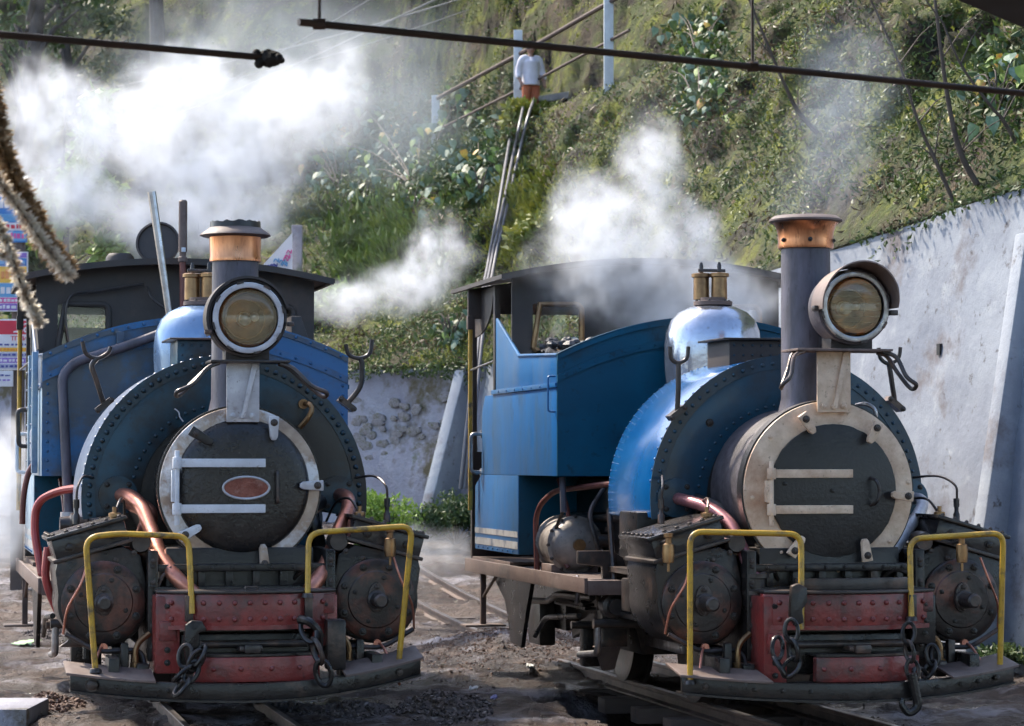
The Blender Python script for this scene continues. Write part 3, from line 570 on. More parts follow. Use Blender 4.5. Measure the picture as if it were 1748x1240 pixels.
    MB().strip([(x, 5.0, top(x) - .012) for x in xs2[2:-2]], [(x, 5.0, 2.58) for x in xs2[2:-2]], (0, .02, 0)).build('cab_rear_header', D, rt)
    MB().bx(-.96, .96, 4.98, 5.0, .76, 2.48 if Lc else 1.55).build('cab_rear_panel', D, rt)  # left panel raised to darken the view through the cab window
    MB().bx(-.99, .99, 3.74, 5.0, .755, .775).build('cab_floor', MT['board'], rt)
    MB().lathe([(0, 0), (.42, 0), (.44, .3), (.44, .75), (0, .78)], (0, 3.75, 1.75), 'y', 40).build('firebox_back', S, rt)
    MB().bx(-.5, .5, 2.45, 3.72, .6, 1.6).build('firebox', S, rt, bevel=.05)
    # coal load
    rng = random.Random(11 if Lc else 12); heap = MB(); nx, ny = 40, 26; V = []; F = []
    for j in range(ny + 1):
        for i in range(nx + 1):
            x = -.96 + 1.92 * i / nx; y = 2.36 + 1.3 * j / ny
            z = 2.02 + .22 * max(0, math.sin(math.pi * j / ny)) ** .6 * (1 - .25 * x * x) + .05 * noise.noise(Vector((x * 6, y * 6, 3))) + rng.uniform(-.02, .03)
            if Lc: z -= .16
            if j == 0: z -= .05
            V.append((x, y, z))
    for j in range(ny):
        for i in range(nx): F.append((j * (nx + 1) + i, j * (nx + 1) + i + 1, (j + 1) * (nx + 1) + i + 1, (j + 1) * (nx + 1) + i))
    ht = heap.add(V, F).build('coal_heap', MT['coal'], rt, smooth=0, recalc=False)
    lump = MB()
    for i in range(160):
        x = rng.uniform(-.93, .93); y = rng.uniform(2.6, 3.5); z = 2.10 + .15 * math.sin(math.pi * (y - 2.36) / 1.3) - (.16 if Lc else 0) + rng.uniform(0, .05)
        lump.ball((x, y, z), rng.uniform(.02, .042), (1, rng.uniform(.7, 1.2), rng.uniform(.6, 1)), 6, 4, jit=.8)
    tag(lump.build('coal_lumps', MT['coal'], ht, smooth=0), kind='stuff')
    # ---- cylinders
    for sgn in (-1, 1):
        X = .77
        prof = [(X + .252 * math.cos(R(a)), .69 + .252 * math.sin(R(a))) for a in range(200, 371, 10)] + [(1.035, .86), (1.02, .93), (.66, 1.0), (.56, .95), (.53, .80)]
        cb = MB().prism([(sgn * a, -.06, z) for a, z in prof], (0, .60, 0)).build('cylinder_block', ID, rt, bevel=.012)
        # sloping valve chest with lid
        ln = Vector((sgn * .44, 0, -.125)).normalized(); up = Vector((sgn * .27, 0, .96)).normalized()
        c0 = Vector((sgn * .84, .23, 1.03)); rm = Matrix((ln * sgn, Vector((0, 1, 0)), up)).transposed() if sgn > 0 else Matrix((-ln, Vector((0, 1, 0)), up)).transposed()
        chs = MB().box(c0, (.42, .58, .13), rm).build('valve_chest', MT['oily'], cb, bevel=.012)
        MB().box(c0 + up * .075, (.46, .62, .022), rm).build('chest_lid', MT['oily'], chs, bevel=.005)
        MB().box(c0 - up * .055, (.46, .62, .022), rm).build('chest_flange', IR, chs, bevel=.005)
        for i in range(6):
            q = c0 + up * .086 + Vector((0, -.27, 0)) + (ln * (-.19 + .076 * i)); bolt(chs, q, .013, 'iron', up)
            q = c0 + up * .086 + ln * .205 + Vector((0, -.22 + .095 * i, 0)); bolt(chs, q, .013, 'iron', up)
        for i in (-1, 1): bolt(chs, c0 + Vector((0, -.291, 0)) + ln * .12 * i, .022, 'iron_dark')
        cc = Vector((sgn * X, -.06, .69))
        cv = MB().lathe([(0, 0), (.232, 0), (.232, -.03), (.222, -.036), (.165, -.04), (.158, -.046), (.10, -.05), (0, -.05)], cc, 'y', 48).build('cylinder_cover', MT['cover'], cb, smooth=30)
        for i in range(8):
            a = R(22 + 45 * i); bolt(cv, cc + Vector((.196 * math.cos(a), -.036, .196 * math.sin(a))), .0185, 'iron_dark')
        for i in range(4):
            a = R(70 + 90 * i); bolt(cv, cc + Vector((.13 * math.cos(a), -.045, .13 * math.sin(a))), .0125, 'iron_dark')
        g = [];
        for i in range(40):
            a = 2 * math.pi * i / 40; g.append(cc + Vector((math.cos(a) * .052 + .0, -.05, math.sin(a) * .085 * (1.15 if math.sin(a) > 0 else .85))))
        gd = MB().prism(g, (0, -.02, 0)).build('gland', IR, cv, bevel=.004)
        bolt(gd, cc + Vector((0, -.07, .072)), .015); bolt(gd, cc + Vector((0, -.07, -.055)), .013)
        ln_ = .18 if not Lc else (.17 if sgn > 0 else .10)
        MB().lathe([(.055, -.05), (.055, -.085), (.043, -.09), (.041, -.05 - ln_), (.030, -.06 - ln_), (0, -.06 - ln_)], cc, 'y', 24).build('tail_rod', IR, cv)
        # drain pipe
        dr = MB().tube(spline([cc + Vector((0, -.07, -.24)), cc + Vector((sgn * .03, -.12, -.27)), cc + Vector((sgn * .07, -.2, -.38)), cc + Vector((sgn * .10, -.25, -.47))], 6), .008, 8)
        dr.lathe([(0, 0), (.022, 0), (.022, .03), (.014, .05), (0, .05)], cc + Vector((0, -.09, -.245)), 'y', 12).build('drain_pipe', MT['copper_pipe'], rt)
        # frame webs beside the cylinder
        MB().bx(sgn * .47, sgn * .53, -.15, .45, .36, .98).build('frame_web', ID, rt, bevel=.015)
        for i in range(5): bolt(cb, (sgn * .50, -.152, .45 + .11 * i), .013, 'iron_dark')
        MB().bx(sgn * .62, sgn * .72, -.02, .3, .27, .44).build('cylinder_foot', ID, rt, bevel=.01)
        # oil lubricator with fine pipes
        o = (P(666, 935, -.22) if sgn > 0 else P(140, 905, .1)) if Lc else (P(1141, 945, -.20) if sgn < 0 else P(1642, 945, -.2))
        if not (Lc and sgn < 0):
            MB().lathe([(0, -.10), (.008, -.10), (.008, -.055), (.030, -.05), (.034, .0), (.030, .05), (.018, .055), (.018, .085), (.026, .09), (.026, .11), (0, .11)], o, 'z', 20).build('lubricator', MT['brass'], rt)
            MB().tube([o + Vector((0, 0, .07)), o + Vector((0, .16, .05))], .011, 8).build('lubricator_stem', IR, rt)
        b0 = Vector((sgn * .90, .28, 1.12))
        MB().tube(spline([b0, b0 + Vector((0, -.01, .15)), b0 + Vector((-sgn * .01, .0, .22)), b0 + Vector((-sgn * .05, .15, .27)), b0 + Vector((-sgn * .12, .38, .26))], 5), .0075, 8).lathe([(0, 0), (.02, 0), (.02, .05), (.013, .06), (.013, .09), (.018, .09), (.018, .14), (0, .14)], b0, 'z', 10).build('oil_pipe', IR, rt)
        # main steam pipe from the tank face down to the cylinder
        if Lc and sgn < 0: pts = [P(200, 846, .74), P(222, 848, .52), P(243, 868, .36), P(258, 905, .20), P(275, 950, .0), P(300, 985, -.14), P(332, 1014, -.18)]
        elif Lc: pts = [P(575, 845, .72), P(592, 850, .52), P(594, 872, .36), P(579, 905, .20), P(562, 950, .0), P(545, 985, -.14), P(528, 1008, -.18)]
        elif sgn < 0: pts = [P(1150, 850, .72), P(1180, 857, .50), P(1215, 870, .32), P(1245, 893, .16), P(1262, 925, .04), P(1276, 960, -.06), P(1290, 985, -.10)]
        else: pts = [P(1545, 850, .74), P(1570, 853, .55), P(1574, 865, .42), P(1563, 885, .3), P(1548, 905, .2), P(1532, 930, .1), P(1512, 960, .0)]
        pm_ = MT['copper_pipe'] if Lc else MT['purple_pipe'] if sgn < 0 else MT['silver_paint']
        sp = MB().tube(spline(pts, 6), .043 if Lc else .036, 16).build('steam_pipe', pm_, rt)
        a_ = pts[0]; MB().lathe([(0, 0), (.115, 0), (.115, -.03), (.06, -.035), (0, -.035)], (a_.x, .69, a_.z), 'y', 28).build('pipe_flange', plate, sp)
        for i in range(4): bolt(sp, Vector((a_.x + .09 * math.cos(R(45 + 90 * i)), .66, a_.z + .09 * math.sin(R(45 + 90 * i)))), .014, 'iron_dark')
        if not Lc and sgn < 0:
            e = pts[-1]; MB().lathe([(0, .02), (.075, .02), (.075, -.005), (.055, -.01), (.055, -.07), (.075, -.075), (.075, -.10), (0, -.10)], e, 'z', 24).build('pipe_joint', IR, rt)
        # second bend behind
        q = Vector((sgn * .47, .5, 1.18))
        MB().tube(spline([q + Vector((sgn * .1, .2, .06)), q, q + Vector((sgn * .02, -.06, -.09)), q + Vector((sgn * .06, -.02, -.22)), q + Vector((sgn * .08, 0, -.3))], 6), .05, 14).lathe([(0, 0), (.085, 0), (.085, .04), (0, .04)], q + Vector((sgn * .08, 0, -.24)), 'z', 20).build('exhaust_pipe', MT['copper_pipe'] if Lc and sgn < 0 else S, rt)
    # ---- buffer beam group
    bow = lambda x, d=0: -.50 + .16 * (x / .5) ** 2 + d
    xb = [-.5 + i / 24 for i in range(25)]
    MB().strip([(x, bow(x, -.02), .752) for x in xb], [(x, -.06, .752) for x in xb], (0, 0, .014)).build('front_deck', IR, rt, bevel=.003)
    if not Lc:
        x3 = [-.30 + .68 * i / 16 for i in range(17)]
        MB().strip([(x, bow(x, .10), .83) for x in x3], [(x, bow(x, .10), .768) for x in x3], (0, .04, 0)).build('deck_upstand', IR, rt, bevel=.004)
    else:
        MB().tube(fillet([(-.02, -.44, .766), (-.02, -.44, .785), (.05, -.44, .785), (.05, -.44, .766)], .012), .005, 6).build('deck_ring', IR, rt)
    bm = MB().strip([(x, bow(x), .748) for x in xb], [(x, bow(x), .558) for x in xb], (0, .05, 0)).build('buffer_beam', MT['red_beam'], rt, bevel=.006)
    MB().strip([(x, bow(x, -.008), .575) for x in xb], [(x, bow(x, -.008), .552) for x in xb], (0, .01, 0)).build('beam_lip', MT['red_beam'], bm)
    for i in range(11):
        x = -.42 + .084 * i
        for z in (.70, .61): rivet(bm, (x, bow(x, -.003 if z > .6 else -.003), z), .0155, 'red_beam')
    for sgn in (-1, 1):
        z0 = (.31 if sgn < 0 else .45) if Lc else .24 if sgn < 0 else .46
        ck = MB().bx(sgn * .37, sgn * .505, -.37, -.02, z0, .735).build('beam_cheek', MT['red_beam'] if (Lc or sgn < 0) else ID, rt, bevel=.012)
        MB().bx(sgn * .39, sgn * .485, -.385, -.365, z0 + .18, z0 + .29).build('cheek_pad', MT['red_beam'], ck, bevel=.008)
        for z in (z0 + .06, z0 + .13, .68): bolt(ck, (sgn * .44, -.371, z), .014, 'iron_dark')
        # handrail strap on the beam
        MB().bx(sgn * .33 - .022, sgn * .33 + .022, -.47, -.435, .60, .74).build('rail_strap', IR, rt, bevel=.004)
    MB().bx(-.36, .36, -.30, -.05, .30, .52).build('drag_box', ID, rt, bevel=.01)
    tg = MB().bx(-.06, .07, -.52, -.25, .435, .465).bx(-.035, .055, -.55, -.50, .425, .475).build('coupling_tongue', IR, rt, bevel=.01)
    MB().cyl((-.33, -.40, .47), (.33, -.40, .47), .022, n=14).build('cross_bar', IR, rt)
    xl = [-.30 + .70 * i / 20 for i in range(21)] if Lc else [-.24 + .62 * i / 20 for i in range(21)]
    lw = MB().strip([(x, bow(x, -.02), .405) for x in xl], [(x, bow(x, -.02), .268) for x in xl], (0, .06, 0)).build('lower_beam', MT['red_beam'], rt, bevel=.006)
    MB().strip([(x, bow(x, -.022), .408) for x in xl], [(x, -.2, .408) for x in xl], (0, 0, .012)).build('lower_deck', ID, rt)
    for x in (-.2, -.05, .12, .28): rivet(lw, (x, bow(x, -.022), .34), .015, 'red_beam')
    # bowed step across the front
    zs = lambda x: .20 + (.10 * max(0, x / .95) ** 2 + .05 * max(0, -x / .95) ** 2 if Lc else .06 * max(0, x / .95) ** 2 + .04 * max(0, -x / .95) ** 2)
    ys = lambda x: -.58 + .24 * (x / .97) ** 2
    xs3 = [-.965 + 1.95 * i / 40 for i in range(41)]
    sb = MB().strip([(x, ys(x), zs(x) + .065) for x in xs3], [(x, ys(x), zs(x) - .025) for x in xs3], (0, .03, 0)).build('front_step', ID, rt, bevel=.004)
    MB().strip([(x, ys(x) - .02, zs(x) - .025) for x in xs3], [(x, ys(x) + .12, zs(x) - .025) for x in xs3], (0, 0, -.012)).build('step_flange', ID, sb)
    for sgn in (-1, 1):
        xe = [sgn * (.52 + .47 * i / 12) for i in range(13)]
        st = MB().strip([(x, ys(x) - .07, zs(x) + .060) for x in xe], [(x, ys(x) + .22, zs(x) + .105) for x in xe], (0, 0, .014)).build('step_plate', MT['board'], sb, bevel=.003)
        bolt(sb, (sgn * .85, ys(.85) - .002, zs(sgn * .85) + .02), .032 if Lc and sgn < 0 else .018, 'iron')
        for x in (.30, .45, .6, .72): bolt(sb, (sgn * x, ys(x) - .002, zs(sgn * x) + .02), .012, 'iron_dark')
        MB().bx(sgn * .70, sgn * .76, -.38, -.1, .24, .40).build('step_hanger', ID, rt, bevel=.008)
    # yellow handrails
    if Lc: rails = [[P(163, 1148, -.40), P(146, 918, -.42), P(200, 911, -.42), P(322, 916, -.42), P(328, 1048, -.47)], [P(525, 1020, -.47), P(527, 910, -.42), P(704, 898, -.42), P(680, 1138, -.36)]]
    else: rails = [[P(1178, 1168, -.40), P(1178, 908, -.42), P(1368, 912, -.42), P(1368, 1075, -.47)], [P(1556, 1060, -.47), P(1553, 920, -.42), P(1713, 910, -.42), P(1707, 1140, -.36)]]
    for r_ in rails:
        h_ = MB().tube(fillet(r_, .075, 7), .0165, 12).build('front_handrail', MT['yellow_rail'], rt)
        MB().lathe([(0, 0), (.035, 0), (.03, .02), (.02, .025), (0, .025)], r_[0], 'z', 14).build('rail_foot', IR, h_)
    # coupling hooks and chains
    def hook(pts, r0, nm='hook'): return MB().tube(spline(pts, 6), [r0 * (1 - .55 * (i / (len(pts) * 6 - 6 + .001)) ** 2) for i in range((len(pts) - 1) * 6 + 1)], 10).build(nm, ID, rt)
    if Lc:
        c = P(330, 1095, -.54); pl = [(-.045, .09), (-.01, .115), (.045, .11), (.075, .06), (.03, .045), (.04, -.06), (.015, -.12), (-.035, -.12), (-.055, -.03)]
        MB().prism([c + Vector((a, -.02, z)) for a, z in pl], (0, .05, 0)).build('coupling_hook', ID, rt, bevel=.012)
        chain(rt, [P(318, 1105, -.58), P(312, 1150, -.60), P(330, 1135, -.6), P(345, 1110, -.6), P(320, 1160, -.62), P(300, 1185, -.62)], .062, ID)
        chain(rt, [P(520, 1060, -.54), P(535, 1095, -.60), P(548, 1130, -.63), P(556, 1168, -.62)], .072, ID)
        hook([P(512, 1058, -.53), P(528, 1062, -.58), P(545, 1080, -.58), P(548, 1105, -.56)], .026, 'coupling_hook')
        MB().box(P(572, 1100, -.42), (.11, .12, .28)).build('buffer_bracket', ID, rt, bevel=.02)
    else:
        c = P(1362, 1035, -.54); pl = [(-.04, .11), (.0, .125), (.05, .10), (.05, .02), (.02, -.02), (.03, -.09), (-.02, -.11), (-.05, -.05)]
        MB().prism([c + Vector((a, -.02, z)) for a, z in pl], (0, .05, 0)).build('coupling_hook', ID, rt, bevel=.012)
        chain(rt, [P(1350, 1060, -.58), P(1352, 1100, -.60), P(1358, 1130, -.6), P(1340, 1152, -.60), P(1326, 1130, -.58), P(1328, 1090, -.55)], .062, ID)
        chain(rt, [P(1552, 1065, -.54), P(1550, 1100, -.56), P(1556, 1130, -.58), P(1560, 1160, -.6)], .058, ID)
        hook([P(1556, 1150, -.60), P(1562, 1180, -.60), P(1566, 1205, -.60), P(1552, 1217, -.60), P(1540, 1204, -.60), P(1541, 1192, -.60)], .028, 'chain_hook')
        chain(rt, [P(1590, 1105, -.45), P(1594, 1130, -.46), P(1580, 1155, -.48), P(1562, 1148, -.52)], .06, ID)
    # brake rigging, drain lines and oil lines cluttering the front
    rg = random.Random(33 if Lc else 34)
    for sgn in (-1, 1):
        a = Vector((sgn * .62, -.12, .44))
        MB().tube(fillet([(sgn * .98, -.13, .52), (sgn * .80, -.15, .42), (sgn * .56, -.15, .43), (sgn * .54, -.20, .30)], .06), .014, 8).build('drain_line', IR, rt)
        MB().tube(fillet([(sgn * .60, -.20, .27), (sgn * .60, -.20, .46), (sgn * .52, -.17, .52)], .05), .016, 8).lathe([(0, 0), (.03, 0), (.03, .03), (.018, .035), (.018, .07), (0, .07)], (sgn * .60, -.20, .33), 'z', 10).build('drain_cock', MT['brass'], rt)
        MB().bx(sgn * .64, sgn * .68, -.22, -.17, .27, .47).build('hanger_strap', ID, rt, bevel=.004)
        MB().bx(sgn * .53, sgn * .60, -.30, -.18, .27, .36).build('guard_iron', ID, rt, bevel=.012)
        MB().tube(spline([(sgn * .86, -.16, .93), (sgn * .90, -.19, .80), (sgn * .97, -.15, .66), (sgn * .99, -.1, .52)], 6), .007, 8).build('oil_line', MT['copper_pipe'], rt)
        MB().lathe([(0, 0), (.024, 0), (.024, .05), (.034, .055), (.034, .075), (.012, .08), (.012, .11), (0, .11)], (sgn * .70, .05, 1.11), 'z', 12).build('oil_cup', MT['brass'], rt)
        MB().tube(spline([(sgn * .70, .05, 1.17), (sgn * .66, .15, 1.26), (sgn * .62, .4, 1.24), (sgn * .60, .66, 1.12)], 6), .008, 8).build('oil_line', IR, rt)
        MB().lathe([(0, -.05), (.05, -.05), (.06, -.02), (.06, .05), (.04, .07), (0, .07)], (sgn * .56, -.02, 1.02), 'y', 16).build('valve_spindle_guide', IR, rt)
        for q in range(5): bolt(rt, (sgn * .50, -.152, .44 + q * .12), .014, 'iron')
        for q in range(4): bolt(rt, (sgn * (.60 + .1 * q), -.062, .965 if q < 1 else .955 - .03 * q), .013, 'iron')
        MB().tube(spline([(sgn * .30, -.02, .80), (sgn * .36, -.10, .86), (sgn * .44, -.12, .84), (sgn * .48, -.12, .74)], 6), .012, 8).build('blower_pipe', IR, rt)
    MB().tube([(-.34, -.30, .24), (.34, -.30, .24)], .02, 10).build('brake_beam', ID, rt)
    # small swan neck pipe on the tank face
    if Lc: MB().tube(spline([P(518, 690, .70), P(527, 690, .60), P(532, 700, .57), P(525, 715, .57), P(512, 730, .6)], 6), .016, 10).lathe([(0, 0), (.03, 0), (.03, .03), (0, .03)], P(518, 690, .66), 'y', 14).build('vent_pipe', MT['brass'], rt)
    else: MB().tube(spline([P(1462, 692, .2), P(1478, 690, .12), P(1492, 698, .1), P(1495, 712, .1), P(1488, 724, .12)], 6), .012, 10).build('vent_pipe', MT['bright_steel'], rt)
    return rt

LL = build_loco('L')
tag(LL, 'sooty blue steam locomotive on the left with oval red plate on its smokebox door', 'locomotive')
RR = build_loco('R')
tag(RR, 'bright blue steam locomotive on the right with tan smokebox ring and hooded headlamp', 'locomotive')

def left_extras():
    P = lambda px, py, y: lp('L', px, py, y); X = lambda px, py, x: lpx('L', px, py, x)
    IR = MT['iron']
    MB().tube(fillet([P(118, 885, 2.2), P(112, 770, 2.24), P(106, 640, 2.26), P(128, 618, 2.26), P(205, 595, 2.26), P(285, 566, 2.26)], .12, 8), .032, 12).build('air_pipe', MT['chimney'], LL)
    MB().box(P(205, 585, 2.30), (.05, .04, .14)).build('pipe_clip', MT['blue_grey'], LL, bevel=.005)
    MB().lathe([(0, -.12), (.05, -.12), (.055, -.06), (.075, -.05), (.075, .05), (.05, .06), (.05, .12), (0, .12)], P(135, 896, 1.9), 'x', 20).build('valve_body', IR, LL)
    MB().lathe([(0, 0), (.045, 0), (.045, .05), (.055, .05), (.055, .08), (0, .08)], P(118, 885, 2.2) - Vector((0, 0, .04)), 'z', 16).build('pipe_union', MT['silver_paint'], LL)
    MB().tube(fillet([P(146, 832, 1.9), P(100, 838, 2.1), P(62, 856, 2.2), P(58, 905, 2.2), P(72, 985, 2.1), P(80, 1015, 2.1)], .12, 8), .026, 10).build('vacuum_pipe', MT['red_pipe'], LL)
    MB().tube(spline([P(82, 935, .6), P(78, 985, .6), P(92, 1030, .6), P(110, 1060, .6)], 6), .024, 10).build('brake_hose', MT['red_pipe'], LL)
    # poker and whistle pipe
    MB().tube([P(290, 545, 2.42), P(259, 328, 2.42)], [.022, .028], 8).build('fire_iron', MT['bright_steel'], LL)
    MB().tube([P(312, 545, 3.4), P(312, 448, 3.4)], .022, 12).build('whistle_stand', MT['brown_pipe'], LL)
    w = MB().lathe([(0, 0), (.032, 0), (.032, .03), (.024, .035), (.024, .07), (.03, .07), (.03, .42), (.022, .43), (0, .43)], P(312, 447, 3.4), 'z', 16).build('whistle', MT['board'], LL)
    MB().bx(0, .028, 0, .01, 0, .03).build('whistle_slot', MT['white_strap'], w).location = P(310, 430, 3.36)
    # open round roof hatch, and a shut one
    c = P(270, 416, 4.1); MB().lathe([(0, .03), (.13, .03), (.155, .02), (.16, -.02), (.145, -.025), (.14, -.005), (0, -.005)], c, (.25, 1, -.25), 32).build('roof_hatch', MT['cab_dark'], LL)
    MB().lathe([(0, .05), (.08, .045), (.10, .02), (.105, -.01), (0, -.01)], P(205, 444, 4.2), 'z', 24).build('roof_vent', MT['cab_dark'], LL)
    # inside cab: gauge pipes, levers, bracket behind right wing
    MB().tube(spline([P(150, 500, 3.66), P(200, 492, 3.66), P(245, 485, 3.66)], 6), .010, 8).tube(spline([P(118, 590, 3.66), P(112, 540, 3.66), P(122, 505, 3.66), P(160, 497, 3.66)], 6), .009, 8).tube(spline([P(252, 490, 3.66), P(260, 510, 3.62), P(285, 530, 3.6)], 6), .009, 8).build('gauge_pipe', IR, LL)
    MB().prism([P(497, 540, 2.5), P(514, 540, 2.5), P(527, 580, 2.5), P(526, 628, 2.5), P(500, 632, 2.5)], (0, .25, 0)).build('sand_box', MT['cab_dark'], LL, bevel=.006)
    MB().prism([P(66, 595, 3.0), P(74, 595, 3.0), P(74, 545, 3.0), P(62, 548, 3.0)], (0, .3, 0)).build('cab_screen', MT['cab_dark'], LL)
    for (a, b, y, m) in (((55, 732), (55, 788), 3.1, 'white_strap'), ((30, 700), (32, 762), 4.0, 'iron')):
        p, q = P(*a, y), P(*b, y); MB().tube(fillet([p + Vector((.07, 0, 0)), p, q, q + Vector((.07, 0, 0))], .05), .016, 10).build('side_handle', MT[m], LL)
    for px, y, w in ((63, 2.7, .05), (47, 3.3, .05)):
        a = P(px, 640, y); MB().bx(-1.05, -1.012, y - w, y + w, 1.4, 2.2).build('side_strip', MT['green_glass_paint'], LL, bevel=.004)
        for i in range(6): rivet(LL, (-1.055, y, 1.48 + i * .12), .009, 'skin_grey', (-1, 0, 0))
    MB().tube(spline([P(60, 790, 2.9), P(48, 810, 2.9), P(40, 850, 2.9), P(38, 895, 2.9)], 6), .02, 10).build('brown_hose', MT['brown_pipe'], LL)
    # thin wisp of wire on the tank, dripped paint stain rods
    MB().tube(spline([P(298, 698, .66), P(305, 704, .66), P(307, 712, .66), P(313, 720, .66)], 5), .004, 6).build('wire', MT['white_strap'], LL)
left_extras()

def under_cab(rt):
    ID, IR = MT['iron_dark'], MT['iron']
    MB().prism([(-.60, 2.1, .66), (.60, 2.1, .66), (.50, 2.1, .24), (-.50, 2.1, .24)], (0, 1.5, 0)).build('ash_pan', ID, rt, bevel=.01)
    MB().bx(-.62, .62, 3.62, 5.0, .30, .72).build('rear_frame', ID, rt, bevel=.01)
    MB().bx(-.60, .60, 1.95, 3.42, .76, 1.37).build('firebox_lagging', MT['soot'], rt, bevel=.04)
    for sgn in (-1, 1):
        for i in range(6):
            w = .42 - .055 * i; MB().bx(sgn * .66, sgn * .74, 3.05 - w, 3.05 + w, .50 + i * .022, .518 + i * .022).build('spring_leaf', ID, rt)
        MB().tube(fillet([(sgn * .88, 1.9, .62), (sgn * .88, 2.8, .60), (sgn * .80, 3.4, .52), (sgn * .80, 3.9, .50)], .1), .022, 10).build('injector_line', IR, rt)
        MB().tube(fillet([(sgn * .94, 2.0, .50), (sgn * .94, 2.9, .44), (sgn * .94, 3.2, .30)], .1), .018, 10).build('brake_pull_rod', ID, rt)
        MB().tube([(sgn * .70, 2.35, .70), (sgn * .70, 2.35, .20)], .03, 10).build('brake_hanger', ID, rt)
        MB().bx(sgn * .60, sgn * .80, 2.45, 2.55, .14, .42).build('brake_block', ID, rt, bevel=.02)
        MB().tube(spline([(sgn * .70, 2.3, 1.30), (sgn * .80, 2.25, 1.15), (sgn * .78, 2.2, .98), (sgn * .72, 2.2, .80)], 6), .016, 8).build('feed_pipe', MT['iron'], rt)
        MB().tube(spline([(sgn * .85, 2.9, 1.36), (sgn * .83, 2.7, 1.10), (sgn * .90, 2.65, .9), (sgn * .86, 2.6, .78)], 6), .016, 8).build('feed_pipe', MT['brown_pipe'], rt)
        MB().tube([(sgn * .62, 1.9, 1.12), (sgn * .62, 3.4, 1.10)], .03, 10).build('handrail_pipe', IR, rt)
under_cab(LL); under_cab(RR)

def right_extras():
    P = lambda px, py, y: lp('R', px, py, y); X = lambda px, py, x: lpx('R', px, py, x)
    IR, ID = MT['iron'], MT['iron_dark']
    MB().tube(fillet([X(917, 990, -.98), X(914, 870, -.98), X(945, 838, -.9), X(1045, 826, -.75)], .14, 8), .019, 10).build('vacuum_pipe', MT['brown_pipe'], RR)
    MB().tube([X(960, 815, -.93), X(962, 875, -.93)], .022, 10).build('drain_stub', MT['chimney'], RR)
    MB().tube(spline([X(962, 870, -.93), X(952, 895, -.93), X(945, 915, -.93)], 5), .012, 8).build('drain_hose', MT['iron_dark'], RR)
    # air pump drum on the running board
    c = X(978, 925, -.80); c.z = .93
    dr = MB().lathe([(0, -.15), (.06, -.15), (.12, -.135), (.155, -.105), (.17, -.07), (.19, -.06), (.19, -.04), (.172, -.03), (.172, .26), (.19, .27), (.19, .30), (0, .30)], c, 'y', 36).build('air_pump', MT['grey_drum'], RR, smooth=40)
    for i in range(12): bolt(dr, c + Vector((.182 * math.cos(R(30 * i)), -.06, .182 * math.sin(R(30 * i)))), .011, 'iron')
    MB().lathe([(0, -.19), (.04, -.19), (.04, -.15), (0, -.15)], c, 'y', 16).build('pump_boss', MT['brass'], RR)
    MB().bx(c.x - .16, c.x + .16, c.y - .05, c.y + .25, .745, .80).build('pump_foot', MT['board'], RR, bevel=.008)
    v = c + Vector((.20, -.25, .03)); MB().lathe([(0, -.1), (.04, -.1), (.045, .0), (.04, .1), (0, .1)], v, 'x', 16).lathe([(0, 0), (.03, 0), (.03, .06), (.05, .06), (.05, .09), (0, .09)], v, 'z', 16).build('pump_valve', IR, RR)
    MB().cyl((-.66, 1.15, .90), (-.66, 1.9, .90), .045, n=18).build('injector_pipe', MT['smokebox'], RR)
    MB().bx(-.90, -.50, .80, 1.20, .90, 1.18).build('side_box', ID, RR, bevel=.02)
    for (a, b, r_) in (((1040, 870), (1048, 990), .018), ((1028, 940), (1035, 985), .012)):
        MB().tube([X(*a, -.80), X(*b, -.80)], r_, 8).build('link_rod', IR, RR)
    MB().tube(spline([X(985, 985, -1.0), X(988, 1000, -1.0), X(984, 1030, -1.0)], 5), .015, 8).build('drain_cock', MT['bright_steel'], RR)
    MB().lathe([(0, -.12), (.05, -.12), (.05, -.06), (.075, -.05), (.075, .05), (.05, .06), (.05, .16), (0, .16)], X(1045, 1035, -.85), 'y', 18).build('crosshead_pin', IR, RR)
    # hanging guard plate behind the motion
    a = X(985, 1050, -.75)
    MB().prism([(-.78, 2.2, .52), (-.62, 2.2, .52), (-.60, 2.22, .30), (-.64, 2.24, .14), (-.72, 2.24, .13), (-.78, 2.22, .3)], (0, .05, 0)).build('guard_plate', MT['board'], RR, bevel=.01)
right_extras()

